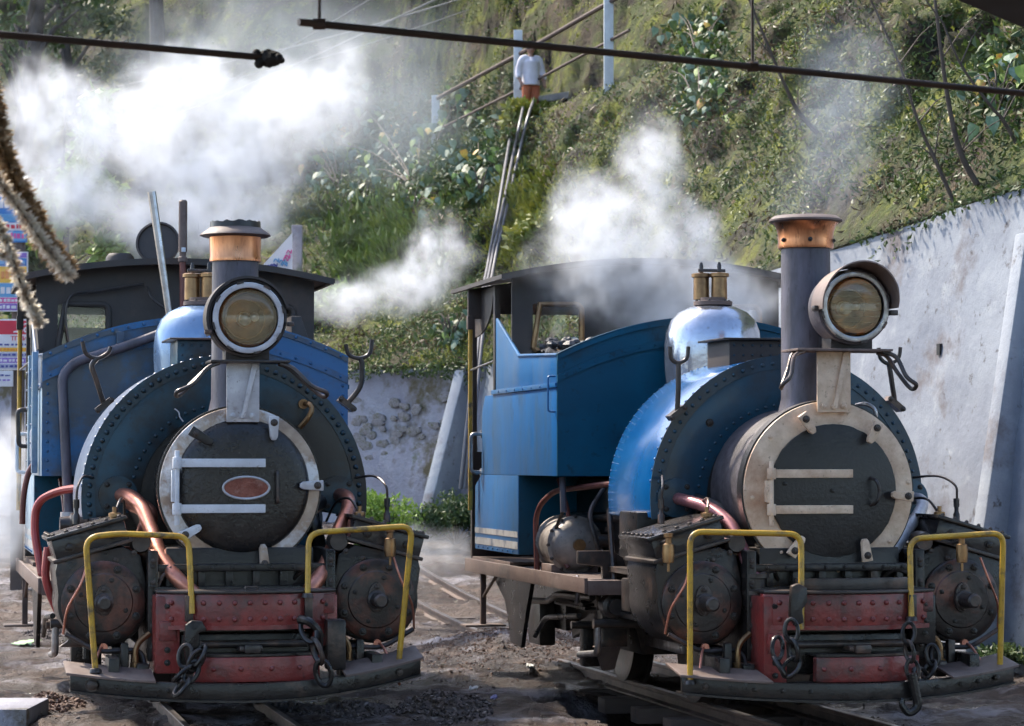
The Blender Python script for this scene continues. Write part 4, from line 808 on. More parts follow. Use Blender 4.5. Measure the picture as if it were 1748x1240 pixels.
# ------------------------------------------------------------------ terrain materials
def terrain_mat(name, cols, scales, bump=.5, bscale=18, rough=.9, fine=None):
    """layers of colour laid over one another by noise masks"""
    m = bpy.data.materials.new(name); m.use_nodes = True; t = m.node_tree; N = t.nodes; L = t.links; b = N['Principled BSDF']
    tc = N.new('ShaderNodeTexCoord'); cur = None
    for i, (c, sc, lo, hi) in enumerate(cols):
        if cur is None:
            rgb = N.new('ShaderNodeRGB'); rgb.outputs[0].default_value = (*c, 1); cur = rgb.outputs[0]; continue
        mp = N.new('ShaderNodeMapping'); mp.inputs['Location'].default_value = (i * 13.7, i * 5.1, i * 7.3); L.new(tc.outputs['Object'], mp.inputs[0])
        n = N.new('ShaderNodeTexNoise'); n.inputs['Scale'].default_value = sc; n.inputs['Detail'].default_value = 6; n.inputs['Roughness'].default_value = .68; L.new(mp.outputs[0], n.inputs['Vector'])
        r = N.new('ShaderNodeMapRange'); r.inputs[1].default_value = lo; r.inputs[2].default_value = hi; L.new(n.outputs[0], r.inputs[0])
        x = N.new('ShaderNodeMix'); x.data_type = 'RGBA'; L.new(r.outputs[0], x.inputs[0]); L.new(cur, x.inputs[6]); x.inputs[7].default_value = (*c, 1); cur = x.outputs[2]
    L.new(cur, b.inputs['Base Color']); b.inputs['Roughness'].default_value = rough; b.inputs['Specular IOR Level'].default_value = .3
    n = N.new('ShaderNodeTexNoise'); n.inputs['Scale'].default_value = bscale; n.inputs['Detail'].default_value = 5; n.inputs['Roughness'].default_value = .7; L.new(tc.outputs['Object'], n.inputs['Vector'])
    bp = N.new('ShaderNodeBump'); bp.inputs['Strength'].default_value = bump; bp.inputs['Distance'].default_value = .06; L.new(n.outputs[0], bp.inputs['Height']); L.new(bp.outputs[0], b.inputs['Normal'])
    if fine:
        r = N.new('ShaderNodeMapRange'); r.inputs[3].default_value = fine[0]; r.inputs[4].default_value = fine[1]; r.inputs[1].default_value = .4; r.inputs[2].default_value = .62
        n2 = N.new('ShaderNodeTexNoise'); n2.inputs['Scale'].default_value = 1.1; n2.inputs['Detail'].default_value = 7; L.new(tc.outputs['Object'], n2.inputs['Vector']); L.new(n2.outputs[0], r.inputs[0]); L.new(r.outputs[0], b.inputs['Roughness'])
    return m
MT['soil'] = terrain_mat('soil', [((.105, .070, .052), 0, 0, 0), ((.045, .031, .026), 1.3, .40, .56), ((.17, .115, .085), 3.2, .54, .70), ((.33, .31, .33), 1.1, .53, .66), ((.035, .026, .024), 6.5, .54, .66)], None, .9, 26, .8, fine=(.80, .14))  # palest grey layer stands in for sky reflected on wet ground
MT['hill'] = terrain_mat('hillside', [((.062, .046, .030), 0, 0, 0), ((.050, .066, .016), 1.0, .40, .54), ((.16, .175, .024), 2.3, .51, .65), ((.024, .019, .014), 1.3, .50, .62), ((.09, .08, .08), 3.1, .62, .74), ((.12, .078, .045), 5.0, .58, .70)], None, 1.0, 14, .92)
MT['concrete'] = terrain_mat('concrete', [((.31, .335, .37), 0, 0, 0), ((.22, .24, .28), .7, .42, .60), ((.39, .41, .43), 2.3, .55, .72), ((.17, .155, .16), 1.2, .55, .66), ((.10, .09, .09), 7.5, .60, .70)], None, .16, 9, .85)
MT['old_concrete'] = terrain_mat('old_concrete', [((.34, .34, .38), 0, 0, 0), ((.25, .24, .28), 1.2, .42, .62), ((.12, .10, .06), 1.6, .52, .64), ((.42, .42, .45), 3.0, .60, .74), ((.11, .13, .04), 2.6, .62, .74)], None, .6, 9, .9)
defm('rail_steel', (.14, .10, .085), (.09, .07, .06), .5, metal=.5, scale=6, c3=(.05, .04, .04), s3=3, bump=.1)
defm('rail_head', (.30, .28, .28), (.22, .19, .18), .35, metal=.8, scale=6)
defm('timber', (.12, .09, .075), (.08, .06, .052), .8, scale=5, bump=.3, stretch=(.3, 1, 1))
defm('stone', (.27, .25, .26), (.18, .165, .16), .85, scale=5, c3=(.10, .105, .04), s3=2, t3=(.5, .65), bump=.3)

# ------------------------------------------------------------------ ground
def loc_r(X, Y, k='R'):
    dx, dy = X - ORG[k][0], Y - ORG[k][1]; c, s = math.cos(YAW[k]), math.sin(YAW[k])
    return dx * c + dy * s, -dx * s + dy * c
def sstep(a, b, x):
    t = min(1, max(0, (x - a) / (b - a))); return t * t * (3 - 2 * t)
def rise(Y): return .0052 * max(0, min(Y, 36) - 20) ** 2
def gz(X, Y):
    z = -.075 + rise(Y)
    v = Vector((X, Y, 0))
    if 8 < Y < 40 and abs(X) < 10:
        z += .05 * noise.fractal(v * .9, 1, 2, 4) + .034 * noise.fractal(v * 4.5, .8, 2, 5)
        x, y = loc_r(X, Y); e = .12 * noise.noise(v * 1.7)
        pit = sstep(-1.08 + e, -.88 + e, x) * (1 - sstep(.15, .3, x)) * sstep(-.5, -.2, y) * (1 - sstep(2.9 + 2 * e, 3.5 + 2 * e, y))
        z -= .52 * pit
        h = Vector((.05, 21.4)) - Vector((X, Y)); z += .16 * math.exp(-((h.x / .75) ** 2 + (h.y / 1.6) ** 2)) * (1 + .35 * noise.noise(v * 5))     # ash mound between the tracks
    return z
def axis(lo, hi, step, far):
    a = []; x = lo
    while x <= hi + 1e-6: a.append(x); x += step
    d = step; l = lo; pre = []
    while l > -far: d *= 1.35; l -= d; pre.append(l)
    d = step; h = a[-1]; post = []
    while h < far: d *= 1.35; h += d; post.append(h)
    return pre[::-1] + a + post
gx = axis(-5.2, 5.2, .045, 600); gy = axis(14.2, 33, .075, 600)
V = [(x, y, gz(x, y)) for y in gy for x in gx]; n = len(gx)
F = [(j * n + i, j * n + i + 1, (j + 1) * n + i + 1, (j + 1) * n + i) for j in range(len(gy) - 1) for i in range(n - 1)]
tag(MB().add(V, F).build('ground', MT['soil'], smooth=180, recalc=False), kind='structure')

def pebbles(name, spots, m, label=None, cat=None, parent=None, rng=random.Random(2)):
    """small stones, each a rough faceted lump"""
    mb = MB()
    base = [Vector(p).normalized() for p in ((1, 1, 1), (1, -1, -1), (-1, 1, -1), (-1, -1, 1), (0, 0, 1.4), (1.3, 0, 0), (0, -1.3, .2), (-1.2, 0, .3), (0, 1.2, .2))]
    FA = [(4, 5, 0), (4, 0, 8), (4, 8, 7), (4, 7, 3), (4, 3, 6), (4, 6, 5), (5, 1, 0), (0, 1, 8), (8, 2, 7), (7, 2, 3), (3, 2, 1), (3, 1, 6), (6, 1, 5), (8, 1, 2)]
    for p, r in spots:
        q = Matrix.Rotation(rng.uniform(0, 6.28), 3, 'Z') @ Matrix.Rotation(rng.uniform(0, 1.2), 3, 'X')
        sc = Vector((rng.uniform(.7, 1.3), rng.uniform(.7, 1.3), rng.uniform(.5, .9)))
        mb.add([Vector(p) + q @ (Vector((b.x * sc.x, b.y * sc.y, b.z * sc.z)) * r * rng.uniform(.8, 1.15)) for b in base], FA)
    return mb.build(name, m, parent, smooth=0, recalc=False)
rng = random.Random(21)
defm('grit', (.13, .10, .09), (.05, .042, .04), .85, scale=30, c3=(.28, .24, .22), s3=22, t3=(.56, .62))
defm('rust_grit', (.20, .12, .085), (.11, .07, .055), .85, scale=25, c3=(.34, .28, .25), s3=20, t3=(.58, .64))
sp = []
for i in range(3000):
    Y = rng.uniform(14.4, 27); X = rng.uniform(-.2 * Y, .2 * Y)
    if noise.noise(Vector((X, Y, 5)) * 1.3) < -.05: continue
    sp.append(((X, Y, gz(X, Y) + .004), rng.choice((.005, .007, .009, .015))))
tag(pebbles('gravel', sp, MT['grit'], rng=rng), 'loose grey and brown grit strewn over the yard ground', 'gravel', kind='stuff')
sp = []
for i in range(5200):
    X = rng.gauss(.05, .5); Y = rng.gauss(21.2, 1.0); sp.append(((X, Y, gz(X, Y) + .002), rng.choice((.004, .005, .007, .011))))
tag(pebbles('ash_heap', sp, MT['rust_grit'], rng=rng), 'low rust brown heap of ash between the two locomotives', 'ash heap')
def heap(name, c, rx, ry, h, m, label, seed, count=700):
    rg = random.Random(seed); rt = MB(); nn = 26; V = []; F = []
    for i in range(nn + 1):
        rr = i / nn
        for j in range(40):
            a = 2 * math.pi * j / 40; x = c[0] + rx * rr * math.cos(a); y = c[1] + ry * rr * math.sin(a)
            hh = h * max(0, 1 - rr) ** .8 * (1 + .7 * noise.noise(Vector((x * 4, y * 4, seed)))) + .03 * noise.noise(Vector((x * 18, y * 18, seed)))
            V.append((x, y, gz(x, y) - .02 + max(-.02, hh)))
    for i in range(nn):
        for j in range(40): F.append((i * 40 + j, i * 40 + (j + 1) % 40, (i + 1) * 40 + (j + 1) % 40, (i + 1) * 40 + j))
    o = rt.add(V, F).build(name, m, smooth=0, recalc=False); sp = []
    for i in range(count):
        rr = rg.random() ** .6; a = rg.uniform(0, 6.283); x = c[0] + rx * rr * math.cos(a); y = c[1] + ry * rr * math.sin(a)
        hh = h * max(0, 1 - rr) ** .8 * (1 + .7 * noise.noise(Vector((x * 4, y * 4, seed))))
        sp.append(((x, y, gz(x, y) - .012 + max(0, hh)), rg.uniform(.008, .024)))
    tag(pebbles('clinker', sp, m, parent=o, rng=rg), kind='stuff')
    return tag(o, label, 'rubble heap')
def gat(px, py):
    r = ray(px, py); t = 12.0
    while t < 60:
        p = Vector((r.x * t, r.y * t, CAMH + r.z * t))
        if p.z < gz(p.x, p.y): return p
        t += .03
    return p
p = gat(752, 1215); heap('rubble_heap', (p.x, p.y), .34, .6, .17, MT['grit'], 'dark spiky heap of clinker in front between the locomotives', 4, 1100)
p = gat(90, 1205); heap('rubble_heap', (p.x, p.y), .2, .4, .09, MT['rust_grit'], 'small tan heap of rubble by the bottom left step', 9, 500)
p = gat(100, 1085); heap('rubble_heap', (p.x, p.y), .32, .8, .06, MT['grit'], 'flat grey heap of ballast beside the left cylinder', 14, 700)
p = gat(590, 1215); heap('rubble_heap', (p.x, p.y), .45, .5, .05, MT['grit'], 'shallow spread of grit below the right step of the left locomotive', 24, 900)
# litter and the pale block
defm('litter_white', (.62, .62, .6), (.5, .5, .48), .8, scale=9); defm('litter_green', (.33, .52, .26), (.42, .6, .35), .7, scale=12); defm('litter_violet', (.34, .33, .62), (.4, .38, .6), .7, scale=9)
def scrap(px, py, w, d, m, label, seed):
    rg = random.Random(seed); c = gat(px, py); V = []; F = []; nn = 6
    for j in range(nn + 1):
        for i in range(nn + 1):
            V.append((c.x + w * (i / nn - .5) + rg.uniform(-.006, .006), c.y + d * (j / nn - .5) + rg.uniform(-.02, .02), gz(c.x, c.y) + .015 + .025 * rg.random()))
    for j in range(nn):
        for i in range(nn): F.append((j * (nn + 1) + i, j * (nn + 1) + i + 1, (j + 1) * (nn + 1) + i + 1, (j + 1) * (nn + 1) + i))
    o = MB().add(V, F).build('litter', m, smooth=60, recalc=False); md = o.modifiers.new('thick', 'SOLIDIFY'); md.thickness = .004
    return tag(o, label, 'litter')
scrap(45, 1103, .16, .5, MT['litter_green'], 'pale green scrap of plastic on the ground at far left', 1)
scrap(905, 1143, .05, .22, MT['litter_white'], 'white paper scrap beside the ash heap', 2)
scrap(808, 1182, .05, .2, MT['litter_white'], 'white paper scrap behind the clinker heap', 3)
scrap(843, 1198, .035, .16, MT['litter_violet'], 'tiny violet wrapper right of the clinker heap', 4)
p = gat(20, 1240)
tag(MB().box((p.x - .05, p.y + .15, -.03), (.36, .75, .12)).build('concrete_slab', MT['old_concrete'], bevel=.015), 'pale worn concrete slab in the bottom left corner', 'slab')

# ------------------------------------------------------------------ tracks
def track(k, y0, y1, label):
    rt = empty('railway_track', (ORG[k][0], ORG[k][1], 0), YAW[k]); c, s = math.cos(YAW[k]), math.sin(YAW[k])
    ys = [y0 + (y1 - y0) * i / 60 for i in range(61)]
    zz = lambda y: rise(ORG[k][1] + y * c)
    for sx in (-1, 1):
        x = sx * .305
        for nm, prof, m in (('rail', [(-.045, -.095), (-.045, -.083), (-.010, -.072), (-.010, -.03), (-.023, -.022), (-.023, -.004), (.023, -.004), (.023, -.022), (.010, -.03), (.010, -.072), (.045, -.083), (.045, -.095)], 'rail_steel'), ('rail_head', [(-.020, -.004), (-.018, 0), (.018, 0), (.020, -.004)], 'rail_head')):
            n = len(prof); V = [(x + a, y, zz(y) + z) for y in ys for a, z in prof]
            F = [(i * n + j, i * n + (j + 1) % n, (i + 1) * n + (j + 1) % n, (i + 1) * n + j) for i in range(60) for j in range(n)] + [tuple(range(n)), tuple(60 * n + j for j in range(n))]
            MB().add(V, F).build(nm, MT[m], rt)
    rg = random.Random(hash(k) % 7 if False else (3 if k == 'L' else 5)); y = y0 + .1
    while y < min(y1, 14):
        MB().box((rg.uniform(-.03, .03), y, zz(y) - .145), (1.15, .19, .10), Matrix.Rotation(rg.uniform(-.03, .03), 3, 'Z')).build('sleeper', MT['timber'], rt, bevel=.012)
        y += .72
    return tag(rt, label, 'railway track')
track('L', -1.6, 16, 'narrow gauge track under the left locomotive')
track('R', -1.6, 17, 'narrow gauge track under the right locomotive, running back to the wall')
c, s = math.cos(YAW['R']), math.sin(YAW['R'])
def rw(x, y, z): return Vector((ORG['R'][0] + x * c - y * s, ORG['R'][1] + x * s + y * c, z))
o = MB().box(rw(-.52, .95, -.25), (.62, .25, .22), Matrix.Rotation(YAW['R'], 3, 'Z')).build('timber_baulk', MT['timber'], bevel=.03); tag(o, 'rough timber baulk lying in the ash pit beside the right track', 'timber')
p = gat(862, 1072); q = gat(900, 1062)
tag(MB().prism([(p.x - .17, p.y, rise(p.y) - .06), (p.x + .25, p.y - .1, rise(p.y) - .06), (p.x + .25, p.y + .5, rise(p.y) - .06), (p.x - .10, p.y + .6, rise(p.y) - .06)], (0, 0, .12)).build('steel_box', MT['black_paint'], bevel=.008), 'low black steel box on the ground behind the right running board', 'steel box')

# ------------------------------------------------------------------ retaining walls
Wp = [Vector((5.60, 15.27, 3.94)), Vector((3.88, 20, 3.56)), Vector((-.31, 31.5, 2.62)), Vector((-2.3, 33.0, 2.62)), Vector((-9, 37, 2.6)), Vector((-26, 45, 2.6))]
Qp = [Vector((8.18, 16.2, 7.3)), Vector((6.46, 20.94, 7.0)), Vector((.31, 37.86, 6.40)), Vector((-2.2, 44.6, 6.40)), Vector((-9, 49, 6.3)), Vector((-32, 59, 6.5))]
def wall(name, a, b, m, label, thick=.45, step=.12, disp=.03, seed=0):
    d = Vector((b.x - a.x, b.y - a.y, 0)); L = d.length; d.normalize(); nrm = Vector((-d.y, d.x, 0)); nrm = nrm if nrm.y < 0 or nrm.x < 0 else -nrm   # outward, towards the yard
    if nrm.dot(Vector((-1, -1, 0))) < 0: nrm = -nrm
    nu = max(8, int(L / step)); nv = 30; V = []; F = []
    for side in (0, 1):
        for j in range(nv + 1):
            for i in range(nu + 1):
                t = i / nu; base = a.lerp(b, t); zb = gz(base.x, base.y) - .4; ztop = base.z + .02 * noise.noise(Vector((t * L * 1.5, seed, 0))); z = zb + (ztop - zb) * j / nv
                batter = .10 * (ztop - z) + .014 * (int((z + 9.3) / .92) % 2)
                off = (nrm * (batter + disp * noise.fractal(Vector((t * L, z, seed)) * .9, 1, 2, 5))) if side == 0 else -nrm * thick
                V.append(Vector((base.x, base.y, z)) + off)
    w = nu + 1; S = w * (nv + 1)
    for j in range(nv):
        for i in range(nu):
            F += [(j * w + i, j * w + i + 1, (j + 1) * w + i + 1, (j + 1) * w + i), (S + j * w + i + 1, S + j * w + i, S + (j + 1) * w + i, S + (j + 1) * w + i + 1)]
    for i in range(nu): F.append((nv * w + i, nv * w + i + 1, S + nv * w + i + 1, S + nv * w + i))
    for i in (0, nu):
        for j in range(nv): F.append((j * w + i, (j + 1) * w + i, S + (j + 1) * w + i, S + j * w + i))
    o = MB().add(V, F).build(name, m, smooth=40)
    return tag(o, label, 'wall'), d, nrm
wr, dR, nR = wall('retaining_wall', Wp[0], Wp[2] - Vector((0, 0, 0)), MT['concrete'], 'tall pale concrete retaining wall rising behind the right locomotive', seed=1)
wl, dL, nL = wall('retaining_wall', Wp[2], Wp[3], MT['old_concrete'], 'stained old retaining wall with exposed stones between the locomotives', disp=.06, step=.06, seed=4)
wl2, dL2, nL2 = wall('retaining_wall', Wp[3], Wp[4], MT['old_concrete'], 'old wall running on behind the left locomotive', disp=.06, seed=8)
wl3, dL3, nL3 = wall('retaining_wall', Wp[4], Wp[5], MT['old_concrete'], 'far end of the old wall beyond the notice boards', disp=.06, step=.3, seed=12)
def buttress(parent, base, d, nrm, ztop, out, w, m):
    """sloping fin leaning on the wall"""
    zb = gz(base.x, base.y) - .3; b0 = Vector((base.x, base.y, 0)) - d * w / 2
    MB().prism([b0 + Vector((0, 0, zb)) - nrm * .2, b0 + nrm * out + Vector((0, 0, zb)), b0 + nrm * (out - .05) + Vector((0, 0, zb + .25)), b0 + nrm * .10 + Vector((0, 0, ztop)), b0 - nrm * .2 + Vector((0, 0, ztop))], d * w).build('buttress', m, parent, bevel=.02)
# fin on the near part of the long wall, and one between the locomotives
bp = Wp[0].lerp(Wp[2], .283); buttress(wr, bp, dR, nR, 3.2, .72, .16, MT['concrete'])
bp = Wp[2].lerp(Wp[3], .13); buttress(wr, bp, dL, nL, 2.58, .95, .16, MT['concrete'])
# weep hole with its stain frame
def on_wall(px, py):
    r = ray(px, py); n_ = nR; a = Wp[1]; t = (Vector((a.x, a.y, 0)) - Vector((0, 0, 0))).dot(n_) / Vector((r.x, r.y, 0)).dot(n_)
    return Vector((r.x * t, r.y * t, CAMH + r.z * t))
for px, py, s_ in ((1623, 597, .055), (1690, 800, .05)):
    p = on_wall(px, py); p = p + nR * (.10 * (3.4 - p.z) - .012)
    MB().box(p, (.05, .05, .09), Matrix.Rotation(math.atan2(dR.y, dR.x), 3, 'Z')).build('weep_hole', MT['black_paint'], wr)
# exposed stones on the old wall
rg = random.Random(31); stm = []
for q in range(8):
    k_ = rg.choice((5, 6, 7)); pg = []
    for j in range(k_):
        a = 2 * math.pi * (j + rg.uniform(-.25, .25)) / k_; pg.append(Vector((math.cos(a) * rg.uniform(.8, 1.1), 0, .62 * math.sin(a) * rg.uniform(.8, 1.1))))
    me = MB().prism(pg, (0, .5, 0)).mesh('stone', 20, bevel=.10); me.materials.append(MT['stone']); stm.append(me)
Lw = (Wp[3] - Wp[2]).length
for i in range(300):
    t = rg.uniform(.05, .98); z = rg.uniform(.7, 2.3)
    if rg.random() < .55: continue
    b_ = Wp[2].lerp(Wp[3], t); p = Vector((b_.x, b_.y, z)) + nL * (.10 * (2.62 - z) + .014)
    put('stone', rg.choice(stm), None, wl, p, (rg.uniform(-.1, .1), rg.uniform(-.25, .25), math.atan2(-dL.y, -dL.x)), rg.uniform(.06, .12))

# ------------------------------------------------------------------ hillside
def seg(pl, u):
    i = min(int(u), len(pl) - 2); return pl[i].lerp(pl[i + 1], u - i)
us = []; 
for a, b, k in ((0, 1, 50), (1, 2, 130), (2, 3, 70), (3, 4, 60), (4, 5, 40)): us += [a + (b - a) * i / k for i in range(k)]
us.append(5.0)
def hill_pt(u, v):
    w = seg(Wp, u); q = seg(Qp, u); d = (q - w); d.z = 0; d.normalize()
    if v < 0: return w + d * .40 - Vector((0, 0, .22))
    if v < .05: w = w - d * .035 * (1 - v / .05) + Vector((0, 0, .012))
    if v <= 1: p = w.lerp(q, v); p.z = w.z + (q.z - w.z) * (v * .8 + .2 * (1 - (1 - v) ** 2))
    else:
        e = v - 1; flat = .9 if u < 3.2 else .2
        p = q + d * e; p.z = q.z + (max(0, e - flat)) * 1.35
    dn = Vector((-d.x * .8, -d.y * .8, .6)); n1 = noise.fractal(p * .55, 1, 2, 3); n2 = noise.fractal(p * 2.1, 1, 2, 5)
    k = min(1, v * 2.5) ** 1.6 if v <= 1 else 1
    if v > .9 and v < 1.9 and u < 3.2: k *= .35
    return p + dn * ((.48 * n1 + .20 * n2) * k + .015 * min(1, v * 20))
vs_ = [-.01] + [i / 64 for i in range(65)] + [1 + .12 * i for i in range(1, 14)] + [2.6 + .28 * i for i in range(1, 40)]
V = [hill_pt(u, v) for v in vs_ for u in us]; n = len(us)
F = [(j * n + i, j * n + i + 1, (j + 1) * n + i + 1, (j + 1) * n + i) for j in range(len(vs_) - 1) for i in range(n - 1)]
hill = tag(MB().add(V, F).build('hillside', MT['hill'], smooth=180, recalc=False), kind='structure')
from mathutils.bvhtree import BVHTree
HB = BVHTree.FromPolygons(V, F)
def hat(px, py):
    """where the sight line meets the hillside"""
    hit = HB.ray_cast(Vector((0, 0, CAMH)), ray(px, py).normalized()); return hit[0], hit[1]
def leafcloud(name, spots, m, parent=None, rng=None, up=.3, ar=.55):
    """spots: (point, size, normal) -> folded leaf, two quads each"""
    mb_v = []; mb_f = []
    for p, s_, nr in spots:
        ax = Vector((rng.gauss(0, 1), rng.gauss(0, 1), rng.gauss(0, 1) + up)).normalized(); sd = ax.cross(Vector(nr) + Vector((rng.gauss(0, .6), rng.gauss(0, .6), rng.gauss(0, .6)))).normalized(); dn = ax.cross(sd) * .18 * s_
        o = len(mb_v); p = Vector(p)
        mb_v += [p, p + ax * s_ * .5 + sd * s_ * ar * .5 + dn, p + ax * s_, p + ax * s_ * .5 - sd * s_ * ar * .5 + dn]
        mb_f += [(o, o + 1, o + 2), (o, o + 2, o + 3)]
    me = bpy.data.meshes.new(name); me.from_pydata(mb_v, [], mb_f)
    return put(name, me, m, parent)
def leafmat(name, c1, c2, c3=None, sc=3, rough=.55, tr=.25):
    m = mat(name, c1, c2, rough, scale=sc * 4, c3=c3, s3=sc, t3=(.5, .62)); b = m.node_tree.nodes['Principled BSDF']; nt_ = m.node_tree
    # thin leaves let some light through
    tl = nt_.nodes.new('ShaderNodeBsdfTranslucent'); mx = nt_.nodes.new('ShaderNodeMixShader'); mx.inputs[0].default_value = tr
    src = b.inputs['Base Color'].links[0].from_socket; nt_.links.new(src, tl.inputs[0]); nt_.links.new(b.outputs[0], mx.inputs[1]); nt_.links.new(tl.outputs[0], mx.inputs[2])
    nt_.links.new(mx.outputs[0], nt_.nodes['Material Output'].inputs[0]); return m
MT['moss_yellow'] = leafmat('moss_yellow', (.20, .225, .032), (.13, .165, .026), (.28, .28, .05))
MT['moss_green'] = leafmat('moss_green', (.065, .105, .026), (.040, .070, .020), (.10, .15, .035))
MT['dry_grass'] = leafmat('dry_grass', (.13, .09, .045), (.075, .052, .03), (.18, .14, .07))
MT['leaf_pale'] = leafmat('leaf_pale', (.12, .21, .145), (.085, .16, .10), (.19, .28, .22), sc=2)
MT['leaf_yellow'] = leafmat('leaf_yellow', (.48, .40, .06), (.42, .30, .05), (.5, .2, .05), sc=2)
MT['leaf_lime'] = leafmat('leaf_lime', (.22, .34, .06), (.15, .26, .05), (.3, .4, .1), sc=2)
MT['leaf_grass'] = leafmat('leaf_grass', (.13, .20, .04), (.09, .14, .03), (.19, .24, .06))
MT['leaf_dark'] = leafmat('leaf_dark', (.030, .055, .030), (.02, .038, .022), (.05, .08, .035))
MT['leaf_mid'] = leafmat('leaf_mid', (.055, .10, .035), (.035, .07, .025), (.10, .14, .04))
rng = random.Random(77)
for nm, m, cnt, thr, off, size, up, lab in (('moss', 'moss_yellow', 70000, .02, 0, (.025, .065), .8, 'yellow green moss and creeping plants over the hillside'), ('undergrowth', 'moss_green', 90000, -.06, 40, (.03, .075), .6, 'dark green undergrowth clinging to the hillside'), ('dry_grass', 'dry_grass', 40000, .05, 90, (.05, .13), -.3, 'brown dry grass hanging on the hillside')):
    sp = []
    for i in range(cnt):
        u = rng.uniform(.6, 3.6) if rng.random() < .8 else rng.uniform(3.6, 4.7); v = rng.random() * 1.0 if rng.random() < .72 else 1 + 5 * rng.random()
        p = hill_pt(u, v)
        if noise.fractal(p * .8 + Vector((off, 0, 0)), 1, 2, 3) < thr: continue
        w = seg(Wp, u); q = seg(Qp, u); d = (q - w); d.z = 0; d.normalize(); nr = Vector((-d.x, -d.y, .7))
        sp.append((p + nr * rng.uniform(-.01, .05), rng.uniform(*size), nr))
    tag(leafcloud(nm, sp, MT[m], rng=rng, up=up, ar=.5 if nm != 'dry_grass' else .18), lab, nm.replace('_', ' '), kind='stuff')

# big leaved shrubs: stems with every leaf its own piece
lf = MB(); prof = [(0, 0), (.34, .06), (.40, .30), (.29, .60), (.13, .86), (0, 1.15)]
V = [(0, y, -.04 * math.sin(y * 3)) for _, y in prof] + [(x, y - .06 * (i in (1,)), .10 * x - .10 * y * y) for i, (x, y) in enumerate(prof)][1:-1] + [(-x, y - .06 * (i in (1,)), .10 * x - .10 * y * y) for i, (x, y) in enumerate(prof)][1:-1]
F = []
for o_ in (6, 10):
    F += [(0, 1, o_), (1, 2, o_ + 1, o_), (2, 3, o_ + 2, o_ + 1), (3, 4, o_ + 3, o_ + 2), (4, 5, o_ + 3)]
LEAF = {}
for k in ('leaf_pale', 'leaf_yellow', 'leaf_lime', 'leaf_mid'):
    me = MB().add(V, F).mesh('leaf', 60, recalc=False); me.materials.append(MT[k]); LEAF[k] = me
defm('twig', (.10, .075, .06), (.06, .045, .035), .8, scale=8)
def shrub(name, px0, px1, py0, py1, count, size, label, seed, lift=.22, mix=(.55, .74, .96), stems=7, group=None):
    rg = random.Random(seed); base, _ = hat((px0 + px1) / 2, py1 - 5)
    rt = empty(name, base); st = MB(); tips = []
    for i in range(stems):
        a = hat(rg.uniform(px0, px1), rg.uniform(py0, py1))[0] + Vector((rg.uniform(-.1, .1), -lift * rg.uniform(.5, 1.3), lift * .5)); tips.append(a - base)
        st.tube(spline([(0, 0, 0), (a - base) * .5 + Vector((0, -.1, .15)), a - base], 5), [.012 - .0009 * j for j in range(11)], 6)
    st.build('stem', MT['twig'], rt)
    for i in range(count):
        px = rg.gauss((px0 + px1) / 2, (px1 - px0) * .26); py = rg.gauss((py0 + py1) / 2, (py1 - py0) * .27)
        if rg.random() < .35:
            t = rg.choice(tips); p = t * rg.uniform(.5, 1.05) + Vector((rg.gauss(0, .16), rg.gauss(0, .16), rg.gauss(0, .13)))
        else: p = hat(px, py)[0] - base + Vector((0, -lift * rg.uniform(.2, 1.2), lift * rg.uniform(0, .6)))
        r_ = rg.random(); k = 'leaf_pale' if r_ < mix[0] else 'leaf_lime' if r_ < mix[1] else 'leaf_mid' if r_ < mix[2] else 'leaf_yellow'
        put('leaf', LEAF[k], None, rt, p, (rg.uniform(-.5, .5) - 2.0, rg.uniform(-.5, .5), rg.uniform(-1.0, 1.0)), size * rg.uniform(.6, 1.25))
    und = []
    for i in range(int(count * 9)):
        h_, _ = hat(rg.gauss((px0 + px1) / 2, (px1 - px0) * .27), rg.gauss((py0 + py1) / 2, (py1 - py0) * .28))
        und.append((h_ - base + Vector((rg.gauss(0, .05), -rg.random() * lift * .7, rg.random() * lift * .4)), rg.uniform(.05, .13), Vector((-.3, -.7, .5))))
    tag(leafcloud('undergrowth', und, MT['leaf_mid' if seed % 2 else 'moss_green'], rt, rg, up=.2, ar=.6), kind='stuff')
    return tag(rt, label, 'shrub', group)
shrub('broadleaf_shrub', 570, 860, 175, 330, 270, .17, 'large pale broad leaved shrub on the slope left of the water pipes', 1)
shrub('broadleaf_shrub', 520, 640, 220, 330, 110, .16, 'pale shrub veiled by steam above the chimney of the left locomotive', 8)
shrub('broadleaf_shrub', 650, 760, 280, 370, 80, .15, 'broad leaved shrub hanging below the large pale shrub', 2)
shrub('broadleaf_shrub', 790, 850, 255, 340, 40, .15, 'small grey green shrub just left of the water pipes', 3)
shrub('broadleaf_shrub', 1148, 1240, 35, 130, 80, .13, 'drooping pale shrub high on the slope above the hanging rod', 4)
shrub('broadleaf_shrub', 1150, 1235, 125, 205, 60, .12, 'pale trailing shrub on the slope just under the hanging rod', 5)
shrub('broadleaf_shrub', 1655, 1748, 80, 205, 80, .12, 'yellowing broad leaved shrub at the right edge under the roof corner', 6, mix=(.55, .68, .74))
shrub('broadleaf_shrub', 740, 800, 550, 590, 20, .12, 'small pale plant growing above the old stone wall', 7)

